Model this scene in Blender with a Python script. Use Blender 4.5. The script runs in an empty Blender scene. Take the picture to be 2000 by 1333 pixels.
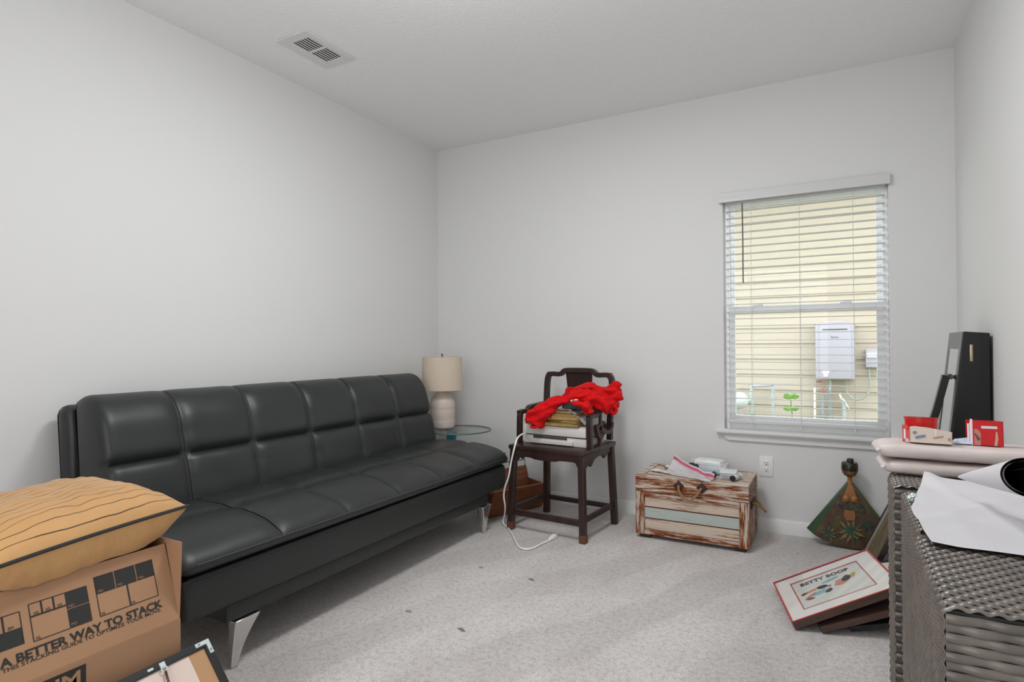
import bpy, bmesh, math, random
from mathutils import Vector, Matrix, noise as mnoise
random.seed(7)
PI = math.pi
R = math.radians
scene = bpy.context.scene
col = scene.collection

# ------------------------------------------------------------------ materials
MATS = {}
def mat(name, color, rough=.5, metal=0., spec=.5, **k):
    """procedural principled material; k: noise=(scale,amount[,stretch]) colour variation,
    bump=(scale,strength,dist[,stretch]), sheen, trans, alpha"""
    if name in MATS: return MATS[name]
    m = bpy.data.materials.new(name); m.use_nodes = True
    nt = m.node_tree; N = nt.nodes; L = nt.links
    b = N['Principled BSDF']
    b.inputs['Base Color'].default_value = (*color, 1)
    b.inputs['Roughness'].default_value = rough
    b.inputs['Metallic'].default_value = metal
    b.inputs['Specular IOR Level'].default_value = spec
    if 'sheen' in k:
        b.inputs['Sheen Weight'].default_value = k['sheen']
        b.inputs['Sheen Roughness'].default_value = .4
    if 'trans' in k: b.inputs['Transmission Weight'].default_value = k['trans']
    if 'alpha' in k: b.inputs['Alpha'].default_value = k['alpha']
    tc = N.new('ShaderNodeTexCoord')
    def mapped(st):
        mp = N.new('ShaderNodeMapping'); mp.inputs['Scale'].default_value = st
        L.new(tc.outputs['Object'], mp.inputs['Vector']); return mp.outputs['Vector']
    if 'noise' in k:
        sc, am = k['noise'][:2]; st = k['noise'][2] if len(k['noise']) > 2 else (1, 1, 1)
        n = N.new('ShaderNodeTexNoise'); n.inputs['Scale'].default_value = sc; n.inputs['Detail'].default_value = 5
        L.new(mapped(st), n.inputs['Vector'])
        r = N.new('ShaderNodeValToRGB')
        r.color_ramp.elements[0].position = .3; r.color_ramp.elements[1].position = .7
        r.color_ramp.elements[0].color = (*[max(0, c*(1-am)) for c in color], 1)
        r.color_ramp.elements[1].color = (*[min(1, c*(1+am)) for c in color], 1)
        L.new(n.outputs['Fac'], r.inputs['Fac']); L.new(r.outputs['Color'], b.inputs['Base Color'])
    if 'bump' in k:
        sc, s, d = k['bump'][:3]; st = k['bump'][3] if len(k['bump']) > 3 else (1, 1, 1)
        n = N.new('ShaderNodeTexNoise'); n.inputs['Scale'].default_value = sc; n.inputs['Detail'].default_value = 3
        L.new(mapped(st), n.inputs['Vector'])
        bp = N.new('ShaderNodeBump'); bp.inputs['Strength'].default_value = s; bp.inputs['Distance'].default_value = d
        L.new(n.outputs['Fac'], bp.inputs['Height']); L.new(bp.outputs['Normal'], b.inputs['Normal'])
    MATS[name] = m
    return m

def nodes_of(m): return m.node_tree.nodes, m.node_tree.links, m.node_tree.nodes['Principled BSDF']

# ------------------------------------------------------------------ mesh builder
class MB:
    def __init__(s): s.v = []; s.f = []
    def add(s, vs, fs, M=None):
        o = len(s.v)
        s.v += [(M @ Vector(p)) if M is not None else Vector(p) for p in vs]
        s.f += [tuple(i+o for i in f) for f in fs]
        return s
    def box(s, c, d, M=None, bev=0., rz=0.):
        bm = bmesh.new(); bmesh.ops.create_cube(bm, size=1)
        for v in bm.verts: v.co = Vector((v.co.x*d[0], v.co.y*d[1], v.co.z*d[2]))
        if bev > 0:
            bmesh.ops.bevel(bm, geom=bm.edges[:], offset=min(bev, min(d)*.49), segments=2, profile=.6, affect='EDGES')
        T = Matrix.Translation(c) @ Matrix.Rotation(rz, 4, 'Z')
        bm.verts.index_update()
        vs = [T @ v.co for v in bm.verts]; fs = [[v.index for v in f.verts] for f in bm.faces]
        bm.free(); return s.add(vs, fs, M)
    def span(s, a, b, M=None, bev=0.):
        a = Vector(a); b = Vector(b)
        return s.box((a+b)/2, [abs(x) for x in (b-a)], M, bev)
    def tube(s, path, r, seg=8, closed=False, M=None, caps=True, flat=None):
        """flat=(ra, rb, updir): oval / strap section"""
        P = [Vector(p) for p in path]; n = len(P); rs = r if isinstance(r, (list, tuple)) else [r]*n
        vs = []; prev = None
        for i, p in enumerate(P):
            a = P[(i-1) % n] if (closed or i) else P[0]
            c = P[(i+1) % n] if (closed or i < n-1) else P[-1]
            t = (c-a).normalized()
            if prev is None:
                up = Vector((0, 0, 1)) if abs(t.z) < .9 else Vector((0, 1, 0))
                x = t.cross(up).normalized()
            else:
                x = (prev - t*prev.dot(t)).normalized()
            prev = x; y = t.cross(x)
            for j in range(seg):
                an = 2*PI*j/seg
                vs.append(p + (x*math.cos(an)+y*math.sin(an))*rs[i])
        fs = []
        for i in range(n if closed else n-1):
            for j in range(seg):
                k = (i+1) % n
                fs.append((i*seg+j, i*seg+(j+1) % seg, k*seg+(j+1) % seg, k*seg+j))
        if caps and not closed:
            fs.append(tuple(range(seg-1, -1, -1))); fs.append(tuple((n-1)*seg+j for j in range(seg)))
        return s.add(vs, fs, M)
    def bar(s, a, b, w, h, M=None, up=(0, 0, 1)):
        """square bar from a to b"""
        a = Vector(a); b = Vector(b); t = (b-a).normalized(); up = Vector(up)
        if abs(t.dot(up)) > .98: up = Vector((0, 1, 0))
        x = t.cross(up).normalized(); y = x.cross(t)
        vs = []
        for p in (a, b):
            for sx, sy in ((-1, -1), (1, -1), (1, 1), (-1, 1)): vs.append(p + x*sx*w/2 + y*sy*h/2)
        return s.add(vs, [(3, 2, 1, 0), (4, 5, 6, 7), (0, 1, 5, 4), (1, 2, 6, 5), (2, 3, 7, 6), (3, 0, 4, 7)], M)
    def ribbon_bar(s, path, w, h, up=(0, 1, 0), M=None):
        """rectangular section swept along a path; w is measured along 'up'"""
        P = [Vector(p) for p in path]; n = len(P); up = Vector(up); vs = []
        ws = w if isinstance(w, (list, tuple)) else [w]*n; hs = h if isinstance(h, (list, tuple)) else [h]*n
        for i, p in enumerate(P):
            t = (P[min(i+1, n-1)]-P[max(i-1, 0)]).normalized(); side = up.cross(t).normalized()
            for a, b in ((-1, -1), (1, -1), (1, 1), (-1, 1)): vs.append(p + up*a*ws[i]/2 + side*b*hs[i]/2)
        fs = [(3, 2, 1, 0), tuple(4*(n-1)+j for j in range(4))]
        for i in range(n-1):
            for j in range(4):
                fs.append((4*i+j, 4*i+(j+1) % 4, 4*i+4+(j+1) % 4, 4*i+4+j))
        return s.add(vs, fs, M)
    def lathe(s, prof, c=(0, 0, 0), seg=32, M=None, cap=True):
        vs = []; n = len(prof)
        for r, z in prof:
            for j in range(seg):
                a = 2*PI*j/seg; vs.append(Vector(c)+Vector((r*math.cos(a), r*math.sin(a), z)))
        fs = []
        for i in range(n-1):
            for j in range(seg):
                fs.append((i*seg+j, i*seg+(j+1) % seg, (i+1)*seg+(j+1) % seg, (i+1)*seg+j))
        if cap:
            fs.append(tuple(range(seg-1, -1, -1))); fs.append(tuple((n-1)*seg+j for j in range(seg)))
        return s.add(vs, fs, M)
    def prism(s, poly, d0, d1, axis='y', M=None):
        """poly in the two other axes, extruded along axis from d0 to d1"""
        n = len(poly); vs = []
        for d in (d0, d1):
            for a, b in poly:
                vs.append({'x': (d, a, b), 'y': (a, d, b), 'z': (a, b, d)}[axis])
        fs = [tuple(range(n-1, -1, -1)), tuple(range(n, 2*n))]
        for i in range(n): fs.append((i, (i+1) % n, n+(i+1) % n, n+i))
        return s.add(vs, fs, M)
    def grid(s, fn, nu, nv, M=None, wrap=False):
        vs = [fn(i/(nu-1), j/(nv-1)) for i in range(nu) for j in range(nv)]
        fs = [(i*nv+j, (i+1)*nv+j, (i+1)*nv+j+1, i*nv+j+1) for i in range(nu-1) for j in range(nv-1)]
        return s.add(vs, fs, M)
    def quad(s, a, b, c, d, M=None): return s.add([a, b, c, d], [(0, 1, 2, 3)], M)

WM = {}      # world matrix of every root, used to bring world-built parts into local space
def link(name, me, m, parent):
    o = bpy.data.objects.new(name, me); col.objects.link(o)
    for mm in (m if isinstance(m, (list, tuple)) else [m]): me.materials.append(mm)
    if parent: o.parent = parent
    return o
def obj(name, mb, m, parent=None, local=False, smooth=True, angle=35, bevel=0., seg=2, recalc=True, origin=None):
    """one mesh object. World-built vertices are brought into the root's space unless local=True."""
    me = bpy.data.meshes.new(name)
    vs = mb.v
    root = parent
    while root is not None and root.parent is not None: root = root.parent
    if root is not None and not local:
        inv = WM[root.name].inverted(); vs = [inv @ v for v in vs]
    off = None
    if root is None and origin is not None:
        off = Vector(origin); vs = [v-off for v in vs]
    me.from_pydata([tuple(v) for v in vs], [], mb.f)
    bm = bmesh.new(); bm.from_mesh(me)
    if recalc: bmesh.ops.recalc_face_normals(bm, faces=bm.faces[:])
    bm.to_mesh(me); bm.free()
    if smooth:
        me.shade_smooth(); me.set_sharp_from_angle(angle=R(angle))
    o = link(name, me, m, parent)
    if off is not None: o.location = off
    if root is None: WM[o.name] = Matrix.Translation(off if off is not None else (0, 0, 0))
    if bevel > 0:
        md = o.modifiers.new('bevel', 'BEVEL'); md.width = bevel; md.segments = seg; md.limit_method = 'ANGLE'; md.angle_limit = R(40)
        md.harden_normals = False
    return o
def tag(o, label, cat, group=None, kind=None):
    o['label'] = label; o['category'] = cat
    if group: o['group'] = group
    if kind: o['kind'] = kind
    return o
def thing(name, label, cat, loc=(0, 0, 0), rz=0., group=None, M=None):
    o = bpy.data.objects.new(name, None); col.objects.link(o); o.empty_display_size = .1
    mw = M if M is not None else Matrix.Translation(loc) @ Matrix.Rotation(rz, 4, 'Z')
    o.matrix_world = mw; WM[o.name] = mw.copy()
    return tag(o, label, cat, group)
def structure(o): o['kind'] = 'structure'; return o
def plabel(o, text): o['label'] = text; return o

def text_mb(body, size, width=None, bold=0., depth=.0006, align='LEFT', spacing=1.):
    """lettering as a thin mesh lying in local XY, returned as an MB"""
    cu = bpy.data.curves.new('lettering', 'FONT'); cu.body = body; cu.size = size; cu.extrude = depth/2
    cu.offset = bold; cu.resolution_u = 3; cu.align_x = align; cu.space_character = spacing
    t = bpy.data.objects.new('lettering', cu); col.objects.link(t)
    dg = bpy.context.evaluated_depsgraph_get(); dg.update()
    me = bpy.data.meshes.new_from_object(t.evaluated_get(dg))
    mb = MB(); mb.add([v.co.copy() for v in me.vertices], [tuple(p.vertices) for p in me.polygons])
    bpy.data.objects.remove(t); bpy.data.curves.remove(cu); bpy.data.meshes.remove(me)
    if width and mb.v:
        x0 = min(v.x for v in mb.v); x1 = max(v.x for v in mb.v); k = width/(x1-x0)
        for v in mb.v: v.x = (v.x-x0)*k
    return mb
def xf(mb, M):
    mb.v = [M @ v for v in mb.v]; return mb
def basis(o, x, y, z=None):
    x = Vector(x).normalized(); y = Vector(y); y = (y-x*y.dot(x)).normalized(); z = x.cross(y)
    return Matrix(((x.x, y.x, z.x, o[0]), (x.y, y.y, z.y, o[1]), (x.z, y.z, z.z, o[2]), (0, 0, 0, 1)))
def cr(pts, n=6, closed=False):
    """Catmull-Rom through points"""
    P = [Vector(p) for p in pts]; out = []; m = len(P)
    for i in range(m if closed else m-1):
        p0 = P[(i-1) % m] if (closed or i) else P[0]*2-P[1]
        p1 = P[i]; p2 = P[(i+1) % m]; p3 = P[(i+2) % m] if (closed or i < m-2) else P[-1]*2-P[-2]
        for k in range(n):
            t = k/n
            out.append(.5*((2*p1)+(p2-p0)*t+(2*p0-5*p1+4*p2-p3)*t*t+(3*p1-p0-3*p2+p3)*t**3))
    if not closed: out.append(P[-1].copy())
    return out

# ------------------------------------------------------------------ camera
F_PX, YAW, PITCH, ROLL, CAM_H = 1150.2, .50385, .0078138, -.006507, 1.1484
XL, XR, YB, H = -2.8469, .5666, 3.9176, 2.74
cd = bpy.data.cameras.new('camera'); cam = bpy.data.objects.new('camera', cd); col.objects.link(cam)
cd.sensor_width = 36; cd.lens = F_PX/2000*36; cd.clip_start = .05
Fv = Vector((-math.sin(YAW)*math.cos(PITCH), math.cos(YAW)*math.cos(PITCH), math.sin(PITCH)))
Rv = Vector((math.cos(YAW), math.sin(YAW), 0)); Uv = Rv.cross(Fv)
R2 = Rv*math.cos(ROLL)+Uv*math.sin(ROLL); U2 = -Rv*math.sin(ROLL)+Uv*math.cos(ROLL)
cam.matrix_world = Matrix(((R2.x, U2.x, -Fv.x, 0), (R2.y, U2.y, -Fv.y, 0), (R2.z, U2.z, -Fv.z, CAM_H), (0, 0, 0, 1)))
scene.camera = cam

# ------------------------------------------------------------------ room shell
WALL = mat('wall_paint', (.74, .74, .73), .75, bump=(160, .12, .002))
CEIL = mat('ceiling_paint', (.86, .86, .86), .9, bump=(55, .5, .006))
TRIM = mat('trim_paint', (.76, .76, .755), .45)
VINYL = mat('white_vinyl', (.94, .95, .96), .35)
def carpet_mat():
    m = mat('carpet', (.5, .46, .44), .95, spec=.1, sheen=.25)
    N, L, b = nodes_of(m)
    tc = N.new('ShaderNodeTexCoord')
    def nz(scale, det, st=(1, 1, 1), rough=.6):
        mp = N.new('ShaderNodeMapping'); mp.inputs['Scale'].default_value = st
        L.new(tc.outputs['Object'], mp.inputs['Vector'])
        n = N.new('ShaderNodeTexNoise'); n.inputs['Scale'].default_value = scale; n.inputs['Detail'].default_value = det
        n.inputs['Roughness'].default_value = rough
        L.new(mp.outputs['Vector'], n.inputs['Vector']); return n
    fine = nz(170, 4, rough=.75); pile = nz(2.2, 4, (1.3, .7, 1)); speck = nz(48, 5, rough=.7)
    tracks = N.new('ShaderNodeTexWave'); tracks.inputs['Scale'].default_value = .62; tracks.inputs['Distortion'].default_value = 6.5; tracks.inputs['Detail'].default_value = 2; tracks.inputs['Detail Scale'].default_value = .8
    mpt = N.new('ShaderNodeMapping'); mpt.inputs['Rotation'].default_value = (0, 0, .35); L.new(tc.outputs['Object'], mpt.inputs['Vector']); L.new(mpt.outputs['Vector'], tracks.inputs['Vector'])
    def ramp(n, a, b_, p0=.35, p1=.65):
        r = N.new('ShaderNodeValToRGB'); r.color_ramp.elements[0].position = p0; r.color_ramp.elements[1].position = p1
        r.color_ramp.elements[0].color = (*a, 1); r.color_ramp.elements[1].color = (*b_, 1)
        L.new(n.outputs['Fac'], r.inputs['Fac']); return r
    r1 = ramp(fine, (.50, .47, .455), (1.0, .95, .928), .28, .62)
    r2 = ramp(pile, (.86, .85, .845), (1.0, 1.0, 1.0), .38, .62)
    r3 = ramp(speck, (.78, .765, .755), (1, 1, 1), .36, .54)
    r4 = ramp(tracks, (.91, .908, .905), (1, 1, 1), .40, .56)
    def mul(a, c):
        mx = N.new('ShaderNodeMixRGB'); mx.blend_type = 'MULTIPLY'; mx.inputs['Fac'].default_value = 1
        L.new(a, mx.inputs['Color1']); L.new(c, mx.inputs['Color2']); return mx.outputs['Color']
    L.new(mul(mul(mul(r1.outputs['Color'], r2.outputs['Color']), r3.outputs['Color']), r4.outputs['Color']), b.inputs['Base Color'])
    bp = N.new('ShaderNodeBump'); bp.inputs['Strength'].default_value = .9; bp.inputs['Distance'].default_value = .006
    L.new(fine.outputs['Fac'], bp.inputs['Height'])
    bp2 = N.new('ShaderNodeBump'); bp2.inputs['Strength'].default_value = .35; bp2.inputs['Distance'].default_value = .02
    L.new(speck.outputs['Fac'], bp2.inputs['Height']); L.new(bp.outputs['Normal'], bp2.inputs['Normal'])
    L.new(bp2.outputs['Normal'], b.inputs['Normal'])
    return m
CARPET = carpet_mat()
Y0 = -.75           # rear of the room, behind the camera
T = .13
WX0, WX1, WZ0, WZ1 = -.627, .262, .612, 2.09     # window opening
structure(obj('floor', MB().span((XL-T, Y0-T, -.12), (XR+T, YB+T, 0)), CARPET, smooth=False))
structure(obj('ceiling', MB().span((XL-T, Y0-T, H), (XR+T, YB+T, H+.15)), CEIL, smooth=False))
structure(obj('wall_left', MB().span((XL-T, Y0-T, 0), (XL, YB+T, H)), WALL, smooth=False))
structure(obj('wall_right', MB().span((XR, Y0-T, 0), (XR+T, YB+T, H)), WALL, smooth=False))
wb = MB()
wb.span((XL, YB, 0), (WX0, YB+T, H)); wb.span((WX1, YB, 0), (XR, YB+T, H))
wb.span((WX0, YB, 0), (WX1, YB+T, WZ0)); wb.span((WX0, YB, WZ1), (WX1, YB+T, H))
structure(obj('wall_back', wb, WALL, smooth=False))
structure(obj('wall_front', MB().span((XL, Y0-T, 0), (XR, Y0, H)), WALL, smooth=False))
def baseboard(name, a, b, n):
    """profile board along a-b (floor line), n = direction into the room"""
    a = Vector(a); b = Vector(b); n = Vector(n)
    prof = [(0, 0), (.013, 0), (.013, .058), (.0105, .064), (.0105, .070), (.006, .078), (.004, .083), (0, .083)]
    vs = []
    for p in (a, b):
        for d, z in prof: vs.append(p+n*d+Vector((0, 0, z)))
    k = len(prof); fs = [tuple(range(k)), tuple(range(2*k-1, k-1, -1))]
    fs += [(i, (i+1) % k, k+(i+1) % k, k+i) for i in range(k)]
    return structure(obj(name, MB().add(vs, fs), TRIM, angle=30))
baseboard('baseboard_back', (XL, YB, 0), (XR, YB, 0), (0, -1, 0))
baseboard('baseboard_left', (XL, Y0, 0), (XL, YB-.013, 0), (1, 0, 0))
baseboard('baseboard_right', (XR, Y0, 0), (XR, YB-.013, 0), (-1, 0, 0))

# ------------------------------------------------------------------ window
def schlick(N, L, f0, f1):
    lw = N.new('ShaderNodeLayerWeight'); lw.inputs['Blend'].default_value = .5
    p = N.new('ShaderNodeMath'); p.operation = 'POWER'; L.new(lw.outputs['Facing'], p.inputs[0]); p.inputs[1].default_value = 5
    m = N.new('ShaderNodeMath'); m.operation = 'MULTIPLY_ADD'; L.new(p.outputs[0], m.inputs[0]); m.inputs[1].default_value = f1; m.inputs[2].default_value = f0
    return m.outputs[0]
def glass_mat():
    m = bpy.data.materials.new('window_glass'); m.use_nodes = True
    N = m.node_tree.nodes; L = m.node_tree.links
    for n in list(N):
        if n.type == 'BSDF_PRINCIPLED': N.remove(n)
    out = [n for n in N if n.type == 'OUTPUT_MATERIAL'][0]
    t = N.new('ShaderNodeBsdfTransparent'); t.inputs['Color'].default_value = (.95, .97, .96, 1)
    g = N.new('ShaderNodeBsdfGlossy'); g.inputs['Roughness'].default_value = .02
    mx = N.new('ShaderNodeMixShader')
    L.new(schlick(N, L, .02, .5), mx.inputs['Fac']); L.new(t.outputs['BSDF'], mx.inputs[1]); L.new(g.outputs['BSDF'], mx.inputs[2])
    L.new(mx.outputs['Shader'], out.inputs['Surface']); return m
GLASS = glass_mat()
win = bpy.data.objects.new('window_1', None); col.objects.link(win); win.location = ((WX0+WX1)/2, YB, WZ0)
win['kind'] = 'structure'; WM['window_1'] = Matrix.Translation(win.location)
def ring(mb, x0, x1, z0, z1, w, y0, y1, wt=None, wb_=None):
    wt = wt or w; wb_ = wb_ or w
    mb.span((x0, y0, z0), (x0+w, y1, z1)); mb.span((x1-w, y0, z0), (x1, y1, z1))
    mb.span((x0+w, y0, z0), (x1-w, y1, z0+wb_)); mb.span((x0+w, y0, z1-wt), (x1-w, y1, z1))
    return mb
fm = ring(MB(), WX0, WX1, WZ0, WZ1, .028, YB+.055, YB+.125, wt=.04, wb_=.04)
obj('window_frame', fm, VINYL, win, bevel=.003)
up = ring(MB(), WX0+.026, WX1-.026, 1.36, WZ1-.035, .030, YB+.095, YB+.12, wt=.033, wb_=.03)
o = obj('upper_sash', up, VINYL, win, bevel=.003)
obj('pane', MB().span((WX0+.05, YB+.106, 1.38), (WX1-.05, YB+.110, WZ1-.06)), GLASS, o, smooth=False)
lo = ring(MB(), WX0+.026, WX1-.026, WZ0+.035, 1.387, .034, YB+.062, YB+.09, wt=.044, wb_=.05)
o = obj('lower_sash', lo, VINYL, win, bevel=.003)
obj('pane', MB().span((WX0+.055, YB+.074, WZ0+.07), (WX1-.055, YB+.078, 1.36)), GLASS, o, smooth=False)
lk = MB()
for x in (-.43, .05):
    lk.box((x, YB+.075, 1.392), (.06, .024, .012), bev=.003); lk.box((x+.012, YB+.068, 1.40), (.03, .012, .008), bev=.002)
obj('sash_lock', lk, VINYL, o)
sl = MB().span((-.675, YB-.045, .592), (.315, YB+.056, .615), bev=.008)
obj('window_sill', sl, TRIM, win)
ap = MB().prism([(-.632, .592), (.272, .592), (.272, .575), (.262, .556), (.243, .545), (-.603, .545), (-.622, .556), (-.632, .575)], YB-.016, YB, 'y')
ap.span((-.645, YB-.026, .578), (.285, YB, .592), bev=.004)
obj('window_apron', ap, TRIM, win, bevel=.002)

# blinds (a thing of their own)
SLAT = mat('blind_slat', (.66, .66, .66), .4)
bl = thing('window_blinds', 'white horizontal slat blinds with open slats hanging in the window', 'blinds', ((WX0+WX1)/2, YB+.03, 2.06))
va = MB().prism([(YB-.032, 2.042), (YB-.024, 2.038), (YB-.012, 2.042), (YB-.012, 2.10), (YB-.032, 2.10), (YB-.036, 2.085), (YB-.030, 2.070)], -.645, .270, 'x')
va.span((-.645, YB-.012, 2.042), (-.637, YB+.0, 2.10)); va.span((.262, YB-.012, 2.042), (.270, YB+.0, 2.10))
obj('valance', va, SLAT, bl, angle=50)
obj('headrail', MB().span((-.612, YB+.004, 2.036), (.247, YB+.052, 2.085)), SLAT, bl, bevel=.002)
ss = MB(); nsl = 29
for i in range(nsl):
    z = 1.992-i*.0455
    def fn(u, v, z=z):
        w = (v-.5)*.046
        return Vector((-.612+u*.859, YB+.028+w, z+.0008*(1-(2*v-1)**2)))
    ss.grid(fn, 2, 5); ss.grid(lambda u, v, f=fn: f(u, v)-Vector((0, 0, .003)), 2, 5)
    a = fn(0, 0); b = fn(1, 0); c = fn(0, 1); d = fn(1, 1); dz = Vector((0, 0, .003))
    ss.quad(a, b, b-dz, a-dz); ss.quad(c, d, d-dz, c-dz)
obj('slats', ss, SLAT, bl, angle=60)
obj('bottom_rail', MB().span((-.612, YB+.003, .655), (.247, YB+.053, .675), bev=.004), SLAT, bl)
for x in (-.464, -.191, .089):
    c = MB()
    for yy in (YB+.0015, YB+.0545):
        c.tube([(x, yy, 2.04), (x, yy, .655)], .0012, 5)
    for i in range(nsl): c.tube([(x, YB+.0015, 1.990-i*.0455), (x, YB+.0545, 1.990-i*.0455)], .0006, 3)
    c.lathe([(.003, 0), (.005, .003), (.005, .010), (.002, .014)], (x, YB+.002, .636), 8)
    obj('ladder_cord', c, mat('cord_white', (.75, .75, .72), .8), bl)
wd = MB().tube([(-.509, YB-.006, 2.03), (-.507, YB-.008, 1.80), (-.507, YB-.008, 1.53)], .0042, 8)
plabel(obj('tilt_wand', wd, mat('wand_grey', (.16, .15, .15), .35), bl), 'grey tilt wand')

# ------------------------------------------------------------------ ceiling vent, outlet
VENT = mat('vent_metal', (.70, .70, .70), .5)
VDARK = mat('duct_dark', (.02, .02, .02), .9)
vt = thing('ceiling_vent', 'white slotted air vent set in the ceiling', 'vent', (-2.42, 2.26, H))
vf = MB()
X0, X1, V0, V1 = -2.53, -2.31, 2.075, 2.425
A0, A1, B0, B1 = -2.472, -2.348, 2.13, 2.365
def lip(mb, xa, xb, ya, yb, w):
    pass
for a, b in (((X0, V0), (A0, V1)), ((A1, V0), (X1, V1)), ((A0, V0), (A1, B0)), ((A0, B1), (A1, V1)), ((A0, 2.238), (A1, 2.253))):
    vf.span((a[0], a[1], H-.008), (b[0], b[1], H))
obj('vent_frame', vf, VENT, vt, bevel=.003)
ls = MB()
for i in range(7):
    x = A0+.006+i*.0187
    for ya, yb in ((B0, 2.238), (2.253, B1)):
        M = Matrix.Translation((x, (ya+yb)/2, H-.0065)) @ Matrix.Rotation(R(-4), 4, 'Y')
        ls.box((0, 0, 0), (.0068, yb-ya, .0012), M)
obj('louvres', ls, VENT, vt, smooth=False)
obj('duct', MB().span((A0, B0, H-.0012), (A1, B1, H-.0004)), VDARK, vt, smooth=False)

PLATE = mat('outlet_plastic', (.82, .82, .80), .35)
ot = thing('wall_outlet', 'white double power outlet plate on the back wall below the window', 'outlet', (-.384, YB, .398))
obj('cover_plate', MB().span((-.424, YB-.006, .337), (-.346, YB, .459), bev=.003), PLATE, ot)
SLOT = mat('socket_slot', (.03, .03, .03), .6)
for z in (.419, .379):
    s_ = MB().lathe([(.0168, 0), (.0168, .0015), (.0155, .0022)], (0, 0, 0), 20, Matrix.Translation((-.385, YB-.006, z)) @ Matrix.Rotation(PI/2, 4, 'X'))
    so = obj('socket', s_, PLATE, ot)
    h = MB(); yy = YB-.0086
    h.box((-.392, yy, z+.004), (.0028, .0012, .009)); h.box((-.378, yy, z+.004), (.0028, .0012, .008))
    h.lathe([(.003, 0), (.003, .0012)], (0, 0, 0), 10, Matrix.Translation((-.385, yy+.0006, z-.008)) @ Matrix.Rotation(PI/2, 4, 'X'))
    obj('socket_slots', h, SLOT, so)
obj('screw', MB().lathe([(.003, 0), (.002, .0015)], (0, 0, 0), 10, Matrix.Translation((-.385, YB-.006, .399)) @ Matrix.Rotation(PI/2, 4, 'X')), PLATE, ot)

# ------------------------------------------------------------------ sofa
LEATHER = mat('black_leather', (.0165, .019, .019), .44, spec=.55, noise=(3, .12), bump=(260, .12, .0015))
STITCH = mat('leather_thread', (.042, .045, .045), .55)
CHROME = mat('chrome', (.78, .78, .78), .18, metal=1.)
sofa = thing('futon_sofa', 'black leather tufted futon sofa on chrome legs against the left wall', 'sofa', (-2.3, 2.24, 0))
YS0, YS1 = 1.205, 3.29
SEAMS = [1.535, 1.880, 2.228, 2.575, 2.925]
SURF = {}
def soft(d, w):
    t = min(abs(d)/w, 1.); return math.sqrt(max(0, 1-(1-t)**2))
def cushion(ctrl, y0, y1, seams, cross, amp, rend, ny_per=.014, wv=.085, bag=None):
    """ctrl: closed section [(x,z,tuft 0..1)], swept along y; cross: list of (x,z) where a lengthwise seam runs."""
    n = 5
    P = cr([(a, b, c) for a, b, c in ctrl], n, True)
    m = len(P); cen = Vector((sum(p.x for p in P)/m, sum(p.y for p in P)/m))
    nor = []
    for i in range(m):
        t = P[(i+1) % m]-P[i-1]; v = Vector((t.y, -t.x)).normalized()
        if v.dot(Vector((P[i].x, P[i].y))-cen) < 0: v = -v
        nor.append(v)
    ys = [y0+(y1-y0)*i/int((y1-y0)/ny_per) for i in range(int((y1-y0)/ny_per)+1)]
    mb = MB(); vs = []
    def surf(y, i, extra=0.):
        e = min(y-y0, y1-y); ins = 0 if e > rend else rend-math.sqrt(max(0, rend*rend-(rend-e)**2))
        sy = min([soft(y-s, wv) for s in seams]+[1.])
        p = P[i]; q = Vector((p.x, p.y)); ht = 1.
        for c in cross: ht = min(ht, soft((q-Vector(c)).length, wv*.8))
        d = amp*max(0, min(1, p.z))*sy*ht
        k_ = max(0, min(1, p.z))
        wr = .004*mnoise.noise(Vector((q.x*7, y*7, q.y*7)))*k_
        # gathered wrinkles running away from the seams
        ws = min([abs(y-s) for s in seams]+[1.]); wr += .0035*k_*mnoise.noise(Vector((q.x*30, y*8, q.y*30)))*math.exp(-ws/.05)
        q = q+nor[i]*(d+wr-ins+extra)
        return Vector((q.x, y, q.y))
    for y in ys:
        for i in range(m): vs.append(surf(y, i))
    SURF['fn'] = surf; SURF['P'] = P
    k = len(ys); fs = []
    for a in range(k-1):
        for i in range(m): fs.append((a*m+i, a*m+(i+1) % m, (a+1)*m+(i+1) % m, (a+1)*m+i))
    fs.append(tuple(range(m))); fs.append(tuple((k-1)*m+i for i in range(m-1, -1, -1)))
    mb.add(vs, fs); return mb
# backrest shell
sh = cushion([(-2.70, .42, 0), (-2.68, .60, 0), (-2.70, .86, 0), (-2.735, .915, 0), (-2.785, .905, 0), (-2.80, .86, 0), (-2.78, .60, 0), (-2.76, .42, 0)], YS0+.0, YS1-.03, [], [], 0, .03)
back_root = obj('backrest_shell', sh, LEATHER, sofa, angle=60)
bk = [(-2.60, .42, 0), (-2.45, .425, .2), (-2.405, .465, .5), (-2.418, .53, 1), (-2.437, .61, 1), (-2.460, .693, 1), (-2.480, .77, 1), (-2.505, .85, 1), (-2.545, .920, .6),
      (-2.60, .952, .3), (-2.665, .948, .1), (-2.70, .90, 0), (-2.685, .65, 0), (-2.66, .46, 0)]
bkm = cushion(bk, YS0+.012, YS1, SEAMS, [(-2.460, .693)], .027, .045, wv=.065); BACKF = (SURF['fn'], SURF['P'], 0)
obj('back_cushion', bkm, LEATHER, sofa, angle=70)
st_ = [(-2.50, .405, 0), (-2.52, .45, 0), (-2.47, .49, .3), (-2.38, .495, .8), (-2.25, .497, 1), (-2.12, .495, 1), (-2.02, .487, 1), (-1.93, .468, 1), (-1.875, .447, .7), (-1.845, .428, .1),
       (-1.852, .408, .1), (-1.885, .395, 0), (-2.0, .39, 0), (-2.3, .39, 0)]
stm = cushion(st_, YS0-.075, YS1+.03, SEAMS, [(-2.14, .495)], .024, .06, wv=.075); SEATF = (SURF['fn'], SURF['P'], 0); STT = MB()
obj('seat_cushion', stm, LEATHER, sofa, angle=70)
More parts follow.
